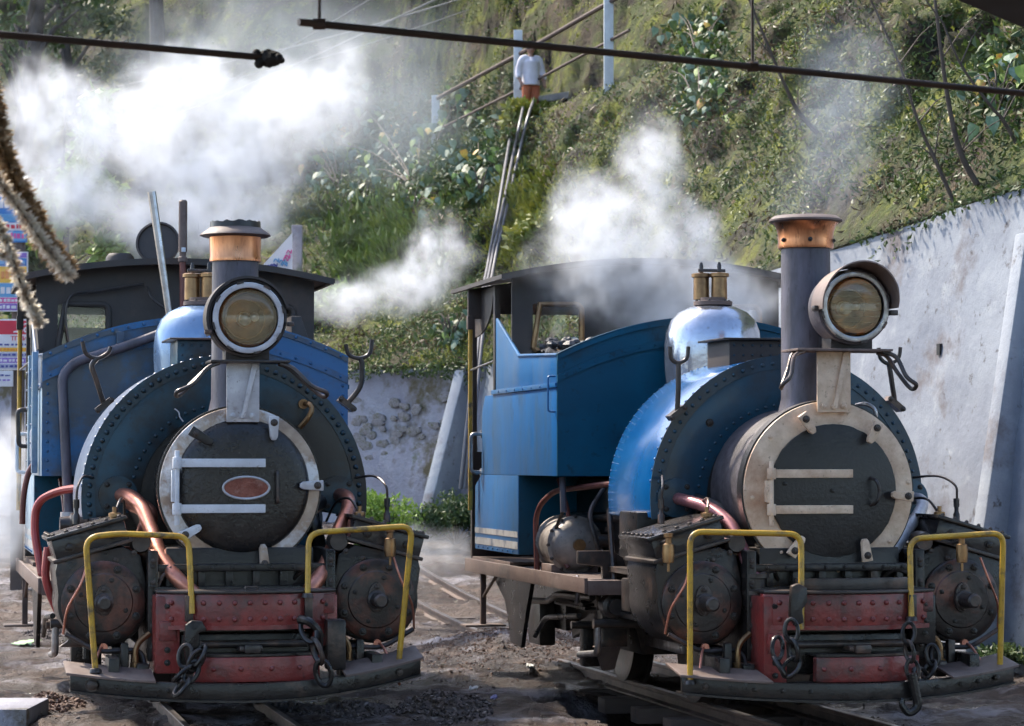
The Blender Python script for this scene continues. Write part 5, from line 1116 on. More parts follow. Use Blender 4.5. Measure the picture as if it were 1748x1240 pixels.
def bush(name, c, rx, ry, rz, count, m, label, seed, size=(.04, .08), cat='bush', group=None, ar=.55):
    rg = random.Random(seed); rt = empty(name, c); sp = []
    lobes = [(Vector((rg.uniform(-.6, .6) * rx, rg.uniform(-.6, .6) * ry, rg.uniform(.25, .9) * rz)), rg.uniform(.3, .5)) for i in range(9)]
    st = MB()
    for l, r_ in lobes: st.tube([(0, 0, -.02), l * .6 + Vector((0, 0, .02)), l], [.014, .010, .005], 5)
    st.build('stem', MT['twig'], rt)
    for i in range(count):
        l, r_ = rg.choice(lobes); d = Vector((rg.gauss(0, 1), rg.gauss(0, 1), rg.gauss(0, 1))).normalized() * (rg.random() ** .4)
        p = l + Vector((d.x * rx * r_, d.y * ry * r_, d.z * rz * r_ * .9))
        if p.z < 0: continue
        sp.append((p, rg.uniform(*size), d))
    tag(leafcloud('foliage', sp, MT[m], rt, rg, up=.5 if ar > .3 else 1.6, ar=ar), kind='stuff')
    return tag(rt, label, cat, group)
for px, py, w, h, m, lab, sd in ((672, 885, .62, .55, 'leaf_lime', 'bright green bush at the foot of the wall beside the left locomotive', 1), (778, 878, .55, .55, 'leaf_mid', 'green bush at the foot of the buttress', 2), (622, 890, .4, .4, 'leaf_lime', 'small green bush just behind the right tank of the left locomotive', 3)):
    p = at(px, py, 30.5); p.z = gz(p.x, p.y); bush('bush', p, w, .5, h, 2600, m, lab, sd)
p = at(1720, 1035, 19.2); bush('bush', Vector((p.x, p.y, gz(p.x, p.y))), .25, .4, .18, 600, 'leaf_mid', 'low weeds at the right edge beyond the front handrail', 12)
for px, py, w, h, m, lab, sd in ((905, 205, .5, .35, 'moss_yellow', 'low plants on the path edge at the feet of the person', 8), (560, 540, .5, .5, 'leaf_lime', 'fresh green plants just right of the left cab', 5), (930, 420, .5, .5, 'moss_yellow', 'yellow green tuft on the slope above the right cab', 6)):
    p, _ = hat(px, py); bush('hill_plant', p - Vector((0, 0, .15)), w, .4, h, 1500, m, lab, 40 + sd, size=(.06, .16) if sd != 4 else (.12, .30), cat='plant', ar=.55 if sd != 4 else .14)

# long grass on the slope, and greenery spilling over the wall tops
def patch(name, m, px, py, cnt, size, ar, up, lab, seed):
    rg = random.Random(seed); sp = []
    for i in range(cnt):
        p, nr = hat(rg.gauss(sum(px) / 2, (px[1] - px[0]) * .27) if seed < 5 else rg.uniform(*px), rg.gauss(sum(py) / 2, (py[1] - py[0]) * .27) if seed < 5 else rg.uniform(*py))
        if p is None or noise.noise(p * 1.6 + Vector((seed, 0, 0))) < -.25: continue
        sp.append((p, rg.uniform(*size), Vector((-.4, -.6, .5))))
    return tag(leafcloud(name, sp, MT[m], rng=rg, up=up, ar=ar), lab, 'grass', kind='stuff')
patch('long_grass', 'leaf_grass', (570, 720), (360, 490), 4200, (.14, .34), .10, 1.4, 'long bright grass on the slope between the steam and the left cab', 3)
patch('long_grass', 'moss_yellow', (830, 960), (300, 460), 3600, (.10, .22), .12, 1.5, 'long yellow grass beside the water pipes', 4)
patch('fern', 'moss_green', (1100, 1748), (0, 340), 9000, (.04, .10), .30, -.4, 'hanging ferns on the right slope', 6)
patch('fern', 'leaf_mid', (480, 900), (120, 420), 7000, (.06, .14), .35, .2, 'ferns between the pale shrubs', 7)
rg = random.Random(9); sp = []
for i in range(4200):
    u = rg.uniform(.7, 3.4); w = seg(Wp, u); k_ = noise.noise(Vector((w.x * 1.3, w.y * 1.3, 4)))
    if k_ < -.15: continue
    nn = nR if u < 2 else nL; h_ = rg.random() ** 2.6 * (.10 + .4 * max(0, k_))
    sp.append((Vector((w.x, w.y, w.z + .06 - h_)) + nn * (.05 + .10 * h_ + rg.uniform(0, .05)) - nn * rg.uniform(0, .35) * (h_ < .05), rg.uniform(.03, .075), nn + Vector((0, 0, .5))))
tag(leafcloud('wall_creeper', sp, MT['moss_green'], rng=rg, up=-.4), 'straggling creeper along the top of the retaining walls', 'creeper', kind='stuff')

# leaning bare saplings on the right slope
for i, (pts, r0, lab) in enumerate((([(1395, 228), (1362, 190), (1342, 150), (1318, 95), (1275, -10)], .05, 'leftmost bare sapling leaning up the right slope'), ([(1628, 345), (1595, 270), (1568, 210), (1535, 110), (1482, -10)], .035, 'long thin bare sapling in the middle of the right slope'), ([(1668, 315), (1640, 262), (1622, 190), (1608, 100), (1595, -10)], .055, 'thickest bare sapling near the right edge'), ([(1735, 245), (1712, 205), (1690, 180), (1640, 110), (1610, 40)], .035, 'short bare sapling at the far right edge of the slope'))):
    b_, _ = hat(*pts[0]); P3 = []
    for j, q in enumerate(pts): P3.append(at(q[0], q[1], b_.y - .03 - .04 * j) - b_)
    rt = empty('sapling', b_); MB().tube(spline(P3, 6), [r0 * .5 * (1 - .55 * j / 24) for j in range(25)], 8).build('trunk', MT['twig'], rt)
    rg = random.Random(i + 50)
    for j in range(5):
        tw = MB()
        a = P3[1 + j % 4]; e = Vector((rg.uniform(-.4, .4), rg.uniform(-.1, .1), rg.uniform(.05, .4))); tw.tube([a, a + e * .5 + Vector((0, 0, .04)), a + e], [.008, .005, .002], 5).build('twig', MT['twig'], rt)
    tag(rt, lab, 'sapling', None)

# trees on the ridge at the top left
defm('bark', (.055, .05, .05), (.035, .03, .03), .85, scale=6, bump=.4)
def tree(px, py, Y, hgt, rad, r0, label, seed, m='leaf_dark', lean=0, count=5200, crown_at=.45):
    rg = random.Random(seed); b_ = at(px, py, Y); h_ = HB.ray_cast(Vector((b_.x, b_.y, 60)), Vector((0, 0, -1)))[0]; b_ = (h_ if h_ else b_) - Vector((0, 0, .2))
    rt = empty('tree', b_); tr = MB(); top = Vector((lean, 0, hgt))
    tr.tube(spline([(0, 0, 0), top * .35 + Vector((rg.uniform(-.15, .15), 0, 0)), top * .7 + Vector((rg.uniform(-.2, .2), 0, 0)), top], 6), [r0 * (1 - .75 * j / 18) for j in range(19)], 10)
    lobes = []
    for i in range(16):
        t = rg.uniform(crown_at, 1); a = rg.uniform(0, 6.283); l = top * t + Vector((math.cos(a), math.sin(a), rg.uniform(-.1, .5))) * rad * rg.uniform(.35, 1)
        tr.tube([top * (t - .12), (top * (t - .05) + l) * .5, l], [r0 * .3, r0 * .2, .01], 6); lobes.append((l, rad * rg.uniform(.28, .5)))
    tr.build('trunk', MT['bark'], rt); sp = []
    for i in range(count):
        l, r_ = rg.choice(lobes); d = Vector((rg.gauss(0, 1), rg.gauss(0, 1), rg.gauss(0, .8))).normalized() * rg.random() ** .35
        sp.append((l + d * r_, rg.uniform(.10, .22), d))
    tag(leafcloud('crown', sp, MT[m], rt, rg, up=-.1), kind='stuff')
    return tag(rt, label, 'tree')
tree(750, 150, 48, 6, 1.6, .20, 'dark tree with a thick trunk standing above the large pale shrub', 1, crown_at=.6)
tree(560, 190, 50, 5.5, 1.8, .16, 'dark leafy tree above the left steam plume near the hanging rod end', 2)
tree(400, 190, 51, 5.5, 1.9, .17, 'dense dark tree behind the bulb end of the left rod', 3)
tree(270, 190, 50, 6, 1.9, .16, 'dark evergreen left of the bulb end of the left rod', 4)
tree(150, 260, 46, 5, 1.2, .16, 'forked tree with bare limbs at the top left', 5, 'leaf_mid', lean=-.8, count=1500, crown_at=.3)
tree(15, 260, 44, 6, 1.2, .22, 'leaning tree trunk at the top left corner', 6, 'leaf_mid', lean=.5, count=1200, crown_at=.5)
tree(640, 200, 54, 6, 1.8, .15, 'dark tree between the steam and the thick trunk', 7, 'leaf_mid')
tree(860, 140, 47, 5, 1.5, .13, 'dark tree rising behind the man in the white shirt', 8)
tree(1000, 100, 46, 5, 1.4, .12, 'tree with yellow green leaves above the path railing', 9, 'leaf_mid')
p = at(100, 470, 33); tree(110, 470, 33, 2.2, .55, .05, 'small green tree behind the left cab roof beside the signs', 10, 'leaf_lime', count=2600, crown_at=.2)
p = at(70, 300, 36); tree(60, 330, 36, 2.6, .6, .05, 'bright bushy tree behind the tinsel garlands', 11, 'leaf_mid', count=2400, crown_at=.2)

# house glimpsed at the top left
defm('house_cream', (.62, .58, .45), (.55, .5, .38), .8, scale=3); defm('house_white', (.72, .74, .78), (.62, .64, .68), .8, scale=3); defm('house_red', (.42, .14, .10), (.35, .12, .09), .7, scale=4); defm('house_orange', (.65, .42, .10), (.55, .36, .1), .7, scale=4)
b_ = at(45, 130, 62); hs = empty('house', (b_.x, b_.y, b_.z - 3)); hs.rotation_euler = (0, 0, R(10))
MB().bx(-2.6, 2.6, 0, 4, 0, 7.0).build('wall', MT['house_white'], hs)
MB().bx(-2.65, 2.65, -.05, 4.05, 2.9, 3.15).bx(-2.65, 2.65, -.05, 4.05, 5.0, 5.2).build('floor_band', MT['house_cream'], hs)
MB().bx(-2.62, 2.62, -.03, 0, 3.3, 3.6).build('balcony', MT['house_red'], hs)
MB().bx(-2.9, 2.9, -.5, 4.5, 7.0, 7.2).build('roof', MT['house_red'], hs)
for i in range(4):
    for j in range(2):
        w = MB().bx(-2.2 + i * 1.2, -1.5 + i * 1.2, -.02, .02, 3.7 + j * 1.7, 4.7 + j * 1.7).build('window', MT['house_orange'] if (i + j) % 2 else MT['window'], hs); MB().bx(-2.25 + i * 1.2, -1.45 + i * 1.2, -.06, .0, 3.62 + j * 1.7, 3.7 + j * 1.7).build('sill', MT['house_cream'], w)
tag(hs, 'pale house with coloured shutters half hidden by trees at the top left', 'house')

# ------------------------------------------------------------------ path railing, man, water pipes
defm('fence_post', (.62, .66, .68), (.5, .53, .56), .7, scale=6); defm('rail_brown', (.11, .075, .065), (.075, .05, .045), .7, scale=6)
fn = empty('path_railing', seg(Qp, 2.3)); o0 = fn.location.copy()
def onp(px, Y, z): return Vector(((px - CX) / FPX * Y, Y, z))
A_, B_ = onp(1075, 34.4, 7.66), onp(735, 43, 7.38)
for dz, r_ in ((0, .034), (-.52, .022)): MB().tube([A_ + Vector((0, 0, dz)) - o0, (A_ + B_) * .5 + Vector((0, 0, dz - .03)) - o0, B_ + Vector((0, 0, dz)) - o0], r_, 8).build('rail', MT['rail_brown'], fn)
for t in (.085, .505, .97):
    p = A_.lerp(B_, t); MB().box(p + Vector((0, -.06, -.55)) - o0, (.13, .11, 1.75 if t < .9 else 1.2)).build('post', MT['fence_post'], fn, bevel=.01)
tag(fn, 'brown pipe railing with white posts along the hillside path', 'railing')
defm('shirt', (.66, .64, .70), (.56, .54, .60), .85, scale=5, bump=.3, bscale=14); defm('trousers', (.42, .12, .05), (.34, .09, .04), .85, scale=6, bump=.2); defm('skin_tone', (.30, .17, .12), (.26, .14, .10), .6, scale=8); defm('hair_black', (.012, .011, .012), (.02, .018, .018), .5, scale=30)
pb = onp(906, 37.9, 6.42); man = empty('person', pb); man.scale = (.68, .68, .68); man.rotation_euler = (0, 0, R(200))
def remesh(o, vox, sm=6):
    m_ = o.modifiers.new('remesh', 'REMESH'); m_.mode = 'VOXEL'; m_.voxel_size = vox; m_.use_smooth_shade = True
    s_ = o.modifiers.new('smooth', 'SMOOTH'); s_.iterations = sm; s_.factor = .5
bd = MB()
bd.ball((0, 0, 1.50), .10, (.86, 1.02, 1.2), 16, 12); bd.tube([(0, .01, 1.30), (0, 0, 1.42)], [.058, .052], 10); bd.ball((0, .095, 1.48), .018, (1, 1.1, 1.6), 8, 6)
for sx in (-1, 1):
    bd.ball((sx * .088, 0, 1.49), .022, (.5, .9, 1.5), 8, 6)
    bd.tube(spline([(0, 0, 1.28), (sx * .17, 0, 1.27), (sx * .25, -.02, 1.02), (sx * .27, .08, .82), (sx * .265, .13, .76)], 4), [.075, .07, .066, .06, .055, .052, .05, .047, .044, .042, .04, .038, .036, .034, .032, .03, .028], 10)
    for f in range(4): bd.tube([(sx * (.245 + .014 * f), .135, .76), (sx * (.243 + .016 * f), .16, .70), (sx * (.243 + .015 * f), .15, .655)], [.012, .011, .009], 6)
    bd.tube([(sx * .24, .14, .76), (sx * .215, .17, .72), (sx * .215, .175, .69)], [.013, .011, .009], 6)
    bd.tube(spline([(sx * .09, 0, .82), (sx * .10, .02, .46), (sx * .10, -.02, .08)], 4), [.09, .085, .075, .065, .06, .055, .048, .042, .04], 10); bd.ball((sx * .10, .05, .04), .05, (.8, 2.2, .8), 10, 8)
bd.tube([(0, 0, .80), (0, 0, 1.0), (0, 0, 1.2), (0, 0, 1.3)], [.15, .14, .16, .12], 14)
bo = bd.build('body', MT['skin_tone'], man); remesh(bo, .014, 3)
sh = MB(); sh.tube([(0, 0, .72), (0, 0, .85), (0, 0, 1.05), (0, 0, 1.22), (0, 0, 1.33)], [.205, .185, .175, .19, .09], 16)
for sx in (-1, 1): sh.tube(spline([(sx * .08, 0, 1.29), (sx * .19, 0, 1.27), (sx * .27, -.02, 1.02), (sx * .285, .05, .86)], 4), [.09, .088, .086, .084, .082, .08, .078, .075, .072, .07, .068, .066, .064], 10)
so = sh.build('shirt', MT['shirt'], man); remesh(so, .02, 5)
tr = MB(); tr.tube([(0, 0, .88), (0, 0, .74)], [.16, .17], 14)
for sx in (-1, 1): tr.tube([(sx * .085, 0, .80), (sx * .105, .02, .46), (sx * .105, -.02, .08)], [.115, .095, .08], 12)
to = tr.build('trousers', MT['trousers'], man); remesh(to, .02, 4)
hr = MB().ball((0, -.012, 1.53), .108, (.9, 1.04, 1.05), 16, 12); ho = hr.build('hair', MT['hair_black'], man, smooth=80)
for sx in (-1, 1): MB().ball((sx * .035, .092, 1.515), .012, (1.2, .6, .8), 8, 6).build('eye', MT['hair_black'], man)
MB().box((0, .098, 1.445), (.045, .012, .010)).build('mouth', MT['trousers'], man)
tag(man, 'person in loose white shirt and orange brown trousers standing at the path railing', 'person')
# grey stone ledge beside him
p, _ = hat(960, 172); tag(MB().box(p + Vector((.1, -.1, .05)), (.9, .35, .10), Matrix.Rotation(R(-9), 3, 'Y')).build('path_slab', MT['stone'], bevel=.02), 'grey slab edge of the path right of the man', 'slab')
# water pipes down the slope
defm('water_pipe', (.15, .15, .165), (.10, .10, .11), .5, metal=.4, scale=6)
for i, (pts, lab) in enumerate((([(884, 175), (878, 215), (868, 270), (850, 380), (834, 466), (816, 565), (800, 700), (786, 835)], 'leftmost water pipe running down the slope to the wall foot'), ([(898, 178), (888, 225), (876, 285), (856, 385), (839, 466), (822, 565), (806, 700), (793, 835)], 'middle water pipe running down the slope'), ([(918, 172), (902, 215), (884, 290), (861, 390), (845, 466), (828, 565), (812, 700), (800, 835)], 'rightmost water pipe curving over the path edge down the slope'))):
    P3 = []
    for j, (px, py) in enumerate(pts):
        if py < 600: p, _ = hat(px, py); p = p + Vector((0, -.42, .10))
        else:
            p = at(px, py, 30.9 - .25 * (py - 620) / 200)
        P3.append(p)
    tag(MB().tube(spline(P3, 6), .022, 8).build('water_pipe', MT['water_pipe']), lab, 'pipe', 'water pipes down the slope')

# ------------------------------------------------------------------ overhead cables, sign boards, banner
defm('cable', (.26, .25, .24), (.2, .19, .18), .6, scale=6)
for a, b_, Y0, Y1, r_, lab in (((200, 230), (760, -20), 46, 42, .016, 'uppermost pale overhead cable crossing the steam'), ((180, 240), (560, 30), 46, 43, .010, 'thin overhead cable just below the uppermost one'), ((330, 110), (760, -5), 46, 43, .013, 'pale overhead cable meeting the rod end'), ((420, 120), (700, 40), 46, 44, .008, 'faint lowest overhead cable behind the rod end')):
    p, q = at(*a, Y0), at(*b_, Y1); d = q - p; p = p - d * .5; q = q + d * .6; mdl = (p + q) * .5 - Vector((0, 0, .35))
    tag(MB().tube(spline([p, p.lerp(q, .25) - Vector((0, 0, .1)), (p + q) * .5 - Vector((0, 0, .16)), p.lerp(q, .75) - Vector((0, 0, .1)), q], 5), r_, 6).build('overhead_cable', MT['cable']), lab, 'cable')
def text(body, size, m, parent, loc, rz=0, mirror=True, name='lettering'):
    cu = bpy.data.curves.new('t', 'FONT'); cu.body = body; cu.size = size; cu.extrude = .004; cu.offset = size * .012
    o = bpy.data.objects.new('t', cu); COL.objects.link(o); me = bpy.data.meshes.new_from_object(o.evaluated_get(bpy.context.evaluated_depsgraph_get())); bpy.data.objects.remove(o)
    for v in me.vertices: v.co = Vector((-v.co.x if mirror else v.co.x, -v.co.z, v.co.y))
    me.materials.clear(); return put(name, me, m, parent, loc, (0, 0, rz))
def flat(n_, c): MT[n_] = mat(n_, c, [q * .85 for q in c], .6, scale=4)
for n_, c in (('s_blue', (.03, .20, .55)), ('s_white', (.72, .72, .76)), ('s_red', (.62, .04, .07)), ('s_yellow', (.80, .46, .04)), ('s_pink', (.68, .10, .35)), ('s_violet', (.28, .16, .55)), ('s_cyan', (.12, .35, .62)), ('s_navy', (.06, .07, .30)), ('s_orange', (.75, .25, .04)), ('s_grey', (.45, .45, .58))): flat(n_, c)
SY = 27.0
def sign(name, x1, y0, y1, rows, label, back='s_white'):
    """board whose right edge is at photo column x1; it runs on beyond the frame at the left"""
    a = at(x1, y1, SY); b_ = at(x1, y0, SY); h = b_.z - a.z; w = .52; rt = empty(name, (a.x, SY, a.z))
    MB().bx(-w, 0, 0, .03, 0, h).build('panel', MT[back], rt, bevel=.003)
    for (f0, f1, m, marks) in rows:
        z0, z1 = h * (1 - f1), h * (1 - f0)
        MB().bx(-w + .01, -.012, -.004, 0, z0, z1).build('stripe', MT[m], rt)
        if marks:
            mm, seed, txt = marks
            if txt: text(txt, (z1 - z0) * .95, MT[mm], rt, (-.02, -.006, z0 + (z1 - z0) * .15))
            else:
                rg = random.Random(seed); x = -.03
                while x > -w + .05:     # lettering too small to read: broken strokes
                    ww = rg.uniform(.018, .05); MB().bx(x - ww, x, -.008, -.004, z0 + (z1 - z0) * .25, z0 + (z1 - z0) * rg.uniform(.65, .85)).build('stroke', MT[mm], rt); x -= ww + rg.uniform(.008, .02)
    return tag(rt, label, 'sign')
sign('notice_board', 46, 330, 414, [(.02, .40, 's_blue', ('s_white', 1, None)), (.42, .58, 's_cyan', None), (.60, .76, 's_white', ('s_red', 2, None)), (.78, .97, 's_cyan', ('s_pink', 3, None))], 'blue and white notice board highest at the left edge behind the tinsel', 's_blue')
sign('notice_board', 47, 430, 532, [(.02, .10, 's_violet', None), (.11, .24, 's_blue', ('s_cyan', 4, None)), (.25, .52, 's_yellow', ('s_orange', 5, None)), (.53, .76, 's_cyan', ('s_white', 6, None)), (.77, .86, 's_pink', ('s_white', 7, None)), (.87, .98, 's_violet', ('s_white', 8, None))], 'notice board with yellow, blue and pink bands at the left edge', 's_white')
sign('notice_board', 53, 545, 632, [(.03, .30, 's_red', ('s_white', 1, 'SIL')), (.31, .44, 's_white', ('s_red', 9, 'INSTIT')), (.46, .54, 's_white', ('s_navy', 10, None)), (.56, .64, 's_yellow', ('s_orange', 11, None)), (.66, .74, 's_grey', ('s_navy', 12, None)), (.76, .86, 's_violet', ('s_white', 13, None)), (.88, .97, 's_grey', ('s_navy', 14, None))], 'notice board with a red heading in mirror lettering at the left edge')
sign('paper_notice', 22, 633, 660, [(.2, .4, 's_white', ('s_navy', 15, None)), (.5, .7, 's_white', ('s_violet', 16, None))], 'small white paper notice under the red headed board')
p = at(28, 660, SY); tag(MB().bx(p.x - .06, p.x + .06, SY + .034, SY + .14, gz(p.x, SY) - .2, at(28, 335, SY).z).build('sign_post', MT['timber'], bevel=.01), 'brown timber post carrying the notice boards', 'post')
# white banner and grey post behind the left cab
Yb = 25.0
bn = MB(); V = []; F = []
a, b_, c_ = at(440, 462, Yb), at(499, 398, Yb), at(499, 466, Yb); d_ = at(440, 640, Yb); e_ = at(499, 640, Yb)
poly = [a, b_, e_, d_]; o = bn.prism(poly, (0, .012, 0)).build('banner', MT['s_white']); tag(o, 'white cloth banner with violet writing showing behind the left cab roof', 'banner')
for (x0, y0, x1, y1, m, sd) in ((452, 455, 468, 459, 's_navy', 1), (466, 447, 482, 455, 's_cyan', 2), (483, 432, 492, 448, 's_pink', 3)):
    rg = random.Random(sd); 
    for j in range(4):
        q = at(rg.uniform(x0, x1), rg.uniform(y0, y1), Yb - .01); MB().tube(spline([q, q + Vector((.02, 0, .03)), q + Vector((.045, 0, .0)), q + Vector((.05, 0, .035))], 4), .006, 5).build('stroke', MT[m], o)
pt = at(507, 385, Yb + .15); tag(MB().bx(pt.x - .05, pt.x + .05, Yb + .1, Yb + .2, 0.0, pt.z).build('banner_post', MT['old_concrete'], bevel=.01), 'grey square post holding the white banner', 'post')

# ------------------------------------------------------------------ station canopy, hanging rods, tinsel
defm('canopy', (.014, .013, .013), (.02, .018, .017), .8, scale=4); defm('rod', (.075, .045, .032), (.035, .025, .02), .5, metal=.3, scale=8, stretch=(.3, 1, 1))
cn = empty('platform_canopy', (3.5, 8, 0))
def cv(x, y, z): return Vector((x - 3.5, y - 8, z))
MB().prism([cv(-2.0, -5, 3.95), cv(-2.0, 9.6, 3.95), cv(9, 9.6, 3.95), cv(9, -5, 3.95)], (0, 0, .06)).build('roof_sheet', MT['canopy'], cn)
MB().prism([cv(.96, 8.0, 3.05), cv(3.31, 12.0, 3.05), cv(9, 12.0, 3.25), cv(9, 8.0, 3.25)], (0, 0, .05)).build('eave_sheet', MT['canopy'], cn)
for x, y in ((6.5, 11.5), (6.5, 4), (-1.8, -3), (6.5, -4)): MB().bx(x - .07 - 3.5, x + .07 - 3.5, y - .07 - 8, y + .07 - 8, -.1, 3.95).build('post', MT['canopy'], cn, bevel=.01)
tag(cn, 'dark platform canopy with its corner cutting in at the top right', 'canopy')
r1 = empty('hanging_rod', at(510, 38, 8.4)); o0 = r1.location.copy(); pa, pb_ = at(510, 38, 8.4), at(1800, 165, 10.06)
MB().tube([pa - o0, pa.lerp(pb_, .5) - o0, pb_ - o0], .0125, 10).build('rod', MT['rod'], r1)
for px, Y in ((540, 8.44), (1243, 9.28)):
    p = pa.lerp(pb_, (px - 510) / (1800 - 510) * .98); t = p.copy(); t.z = 3.95; MB().cyl(p - o0, t - o0, .006, n=6).lathe([(0, -.02), (.018, -.02), (.018, .02), (0, .02)], p - o0, 'x', 10).build('hanger', MT['rod'], r1)
tag(r1, 'long thin dark rod hung on wires across the top right of the view', 'hanging rod')
r2 = empty('hanging_rod', at(0, 60, 8.5)); o0 = r2.location.copy(); pa, pb_ = at(-60, 54, 8.43), at(445, 98, 8.95)
MB().tube([pa - o0, pb_ - o0], .012, 10).build('rod', MT['rod'], r2)
t = pa.copy(); t.z = 3.95; MB().cyl(pa - o0, t - o0, .006, n=6).build('hanger', MT['rod'], r2)
kn = MB(); rg = random.Random(4); e = at(460, 101, 8.96) - o0
kn.ball(e, .032, (1.3, 1, .9), 14, 10, jit=.4)
for i in range(9): kn.ball(e + Vector((rg.uniform(-.05, .045), rg.uniform(-.025, .025), rg.uniform(-.03, .022))), rg.uniform(.010, .018), n=8, m=6)
kn.build('rod_knot', MT['canopy'], r2); tag(r2, 'short dark rod with a knotted end across the top left', 'hanging rod')
MT['tinsel_brown'] = leafmat('tinsel_brown', (.42, .28, .14), (.16, .10, .06), (.65, .52, .36), sc=22, rough=.35, tr=.5)
MT['tinsel_silver'] = leafmat('tinsel_silver', (.88, .84, .76), (.76, .70, .60), (.50, .40, .30), sc=22, rough=.35, tr=.65)
def tinsel(pts, rad, cnt, m, label, seed):
    rg = random.Random(seed); P3 = spline([at(*q) for q in pts], 8); rt = empty('tinsel_garland', P3[0]); o0 = P3[0]
    MB().tube([p - o0 for p in P3], .004, 5).build('cord', MT['rod'], rt); V = []; F = []
    for i in range(cnt):
        t = rg.random() * (len(P3) - 1); j = int(t); p = P3[j].lerp(P3[min(j + 1, len(P3) - 1)], t - j) - o0
        tn = (P3[min(j + 1, len(P3) - 1)] - P3[j]).normalized(); a = Vector((rg.gauss(0, 1), rg.gauss(0, 1), rg.gauss(0, 1))); a = (a - tn * a.dot(tn) * .6 + tn * .25).normalized(); L = rad * rg.uniform(.6, 1.15)
        w = a.cross(Vector((rg.gauss(0, 1), rg.gauss(0, 1), rg.gauss(0, 1)))).normalized() * .0036; o = len(V)
        V += [p - w, p + w, p + a * L * .6 + w * 1.1 + Vector((0, 0, -.001)), p + a * L * .6 - w * 1.1, p + a * L]; F += [(o, o + 1, o + 2, o + 3), (o + 3, o + 2, o + 4)]
    me = bpy.data.meshes.new('fringe'); me.from_pydata(V, [], F); tag(put('fringe', me, MT[m], rt), kind='stuff')
    return tag(rt, label, 'garland')
tinsel([(-60, -60, 7.9), (-20, 120, 7.9), (8, 260, 7.9), (60, 390, 7.9), (112, 462, 7.9)], .044, 2400, 'tinsel_brown', 'brown tinsel garland nearest the left rod', 1)
tinsel([(-90, -40, 8.0), (-35, 200, 8.0), (25, 300, 8.0), (75, 400, 8.0), (118, 466, 8.0)], .042, 2200, 'tinsel_brown', 'second brown tinsel garland twisted beside the first', 2)
tinsel([(-110, 150, 7.8), (-40, 270, 7.8), (10, 325, 7.8), (70, 410, 7.8), (118, 472, 7.8)], .032, 1500, 'tinsel_silver', 'sunlit silver tinsel garland ending at the left cab roof', 3)
tinsel([(-90, 250, 7.7), (-30, 350, 7.7), (8, 405, 7.7), (38, 490, 7.7), (68, 553, 7.7)], .030, 1300, 'tinsel_silver', 'lower sunlit silver tinsel garland in front of the notice boards', 4)
tinsel([(-60, 395, 7.7), (-30, 420, 7.7), (8, 437, 7.7)], .020, 500, 'tinsel_silver', 'short tail of silver tinsel at the left edge', 5)

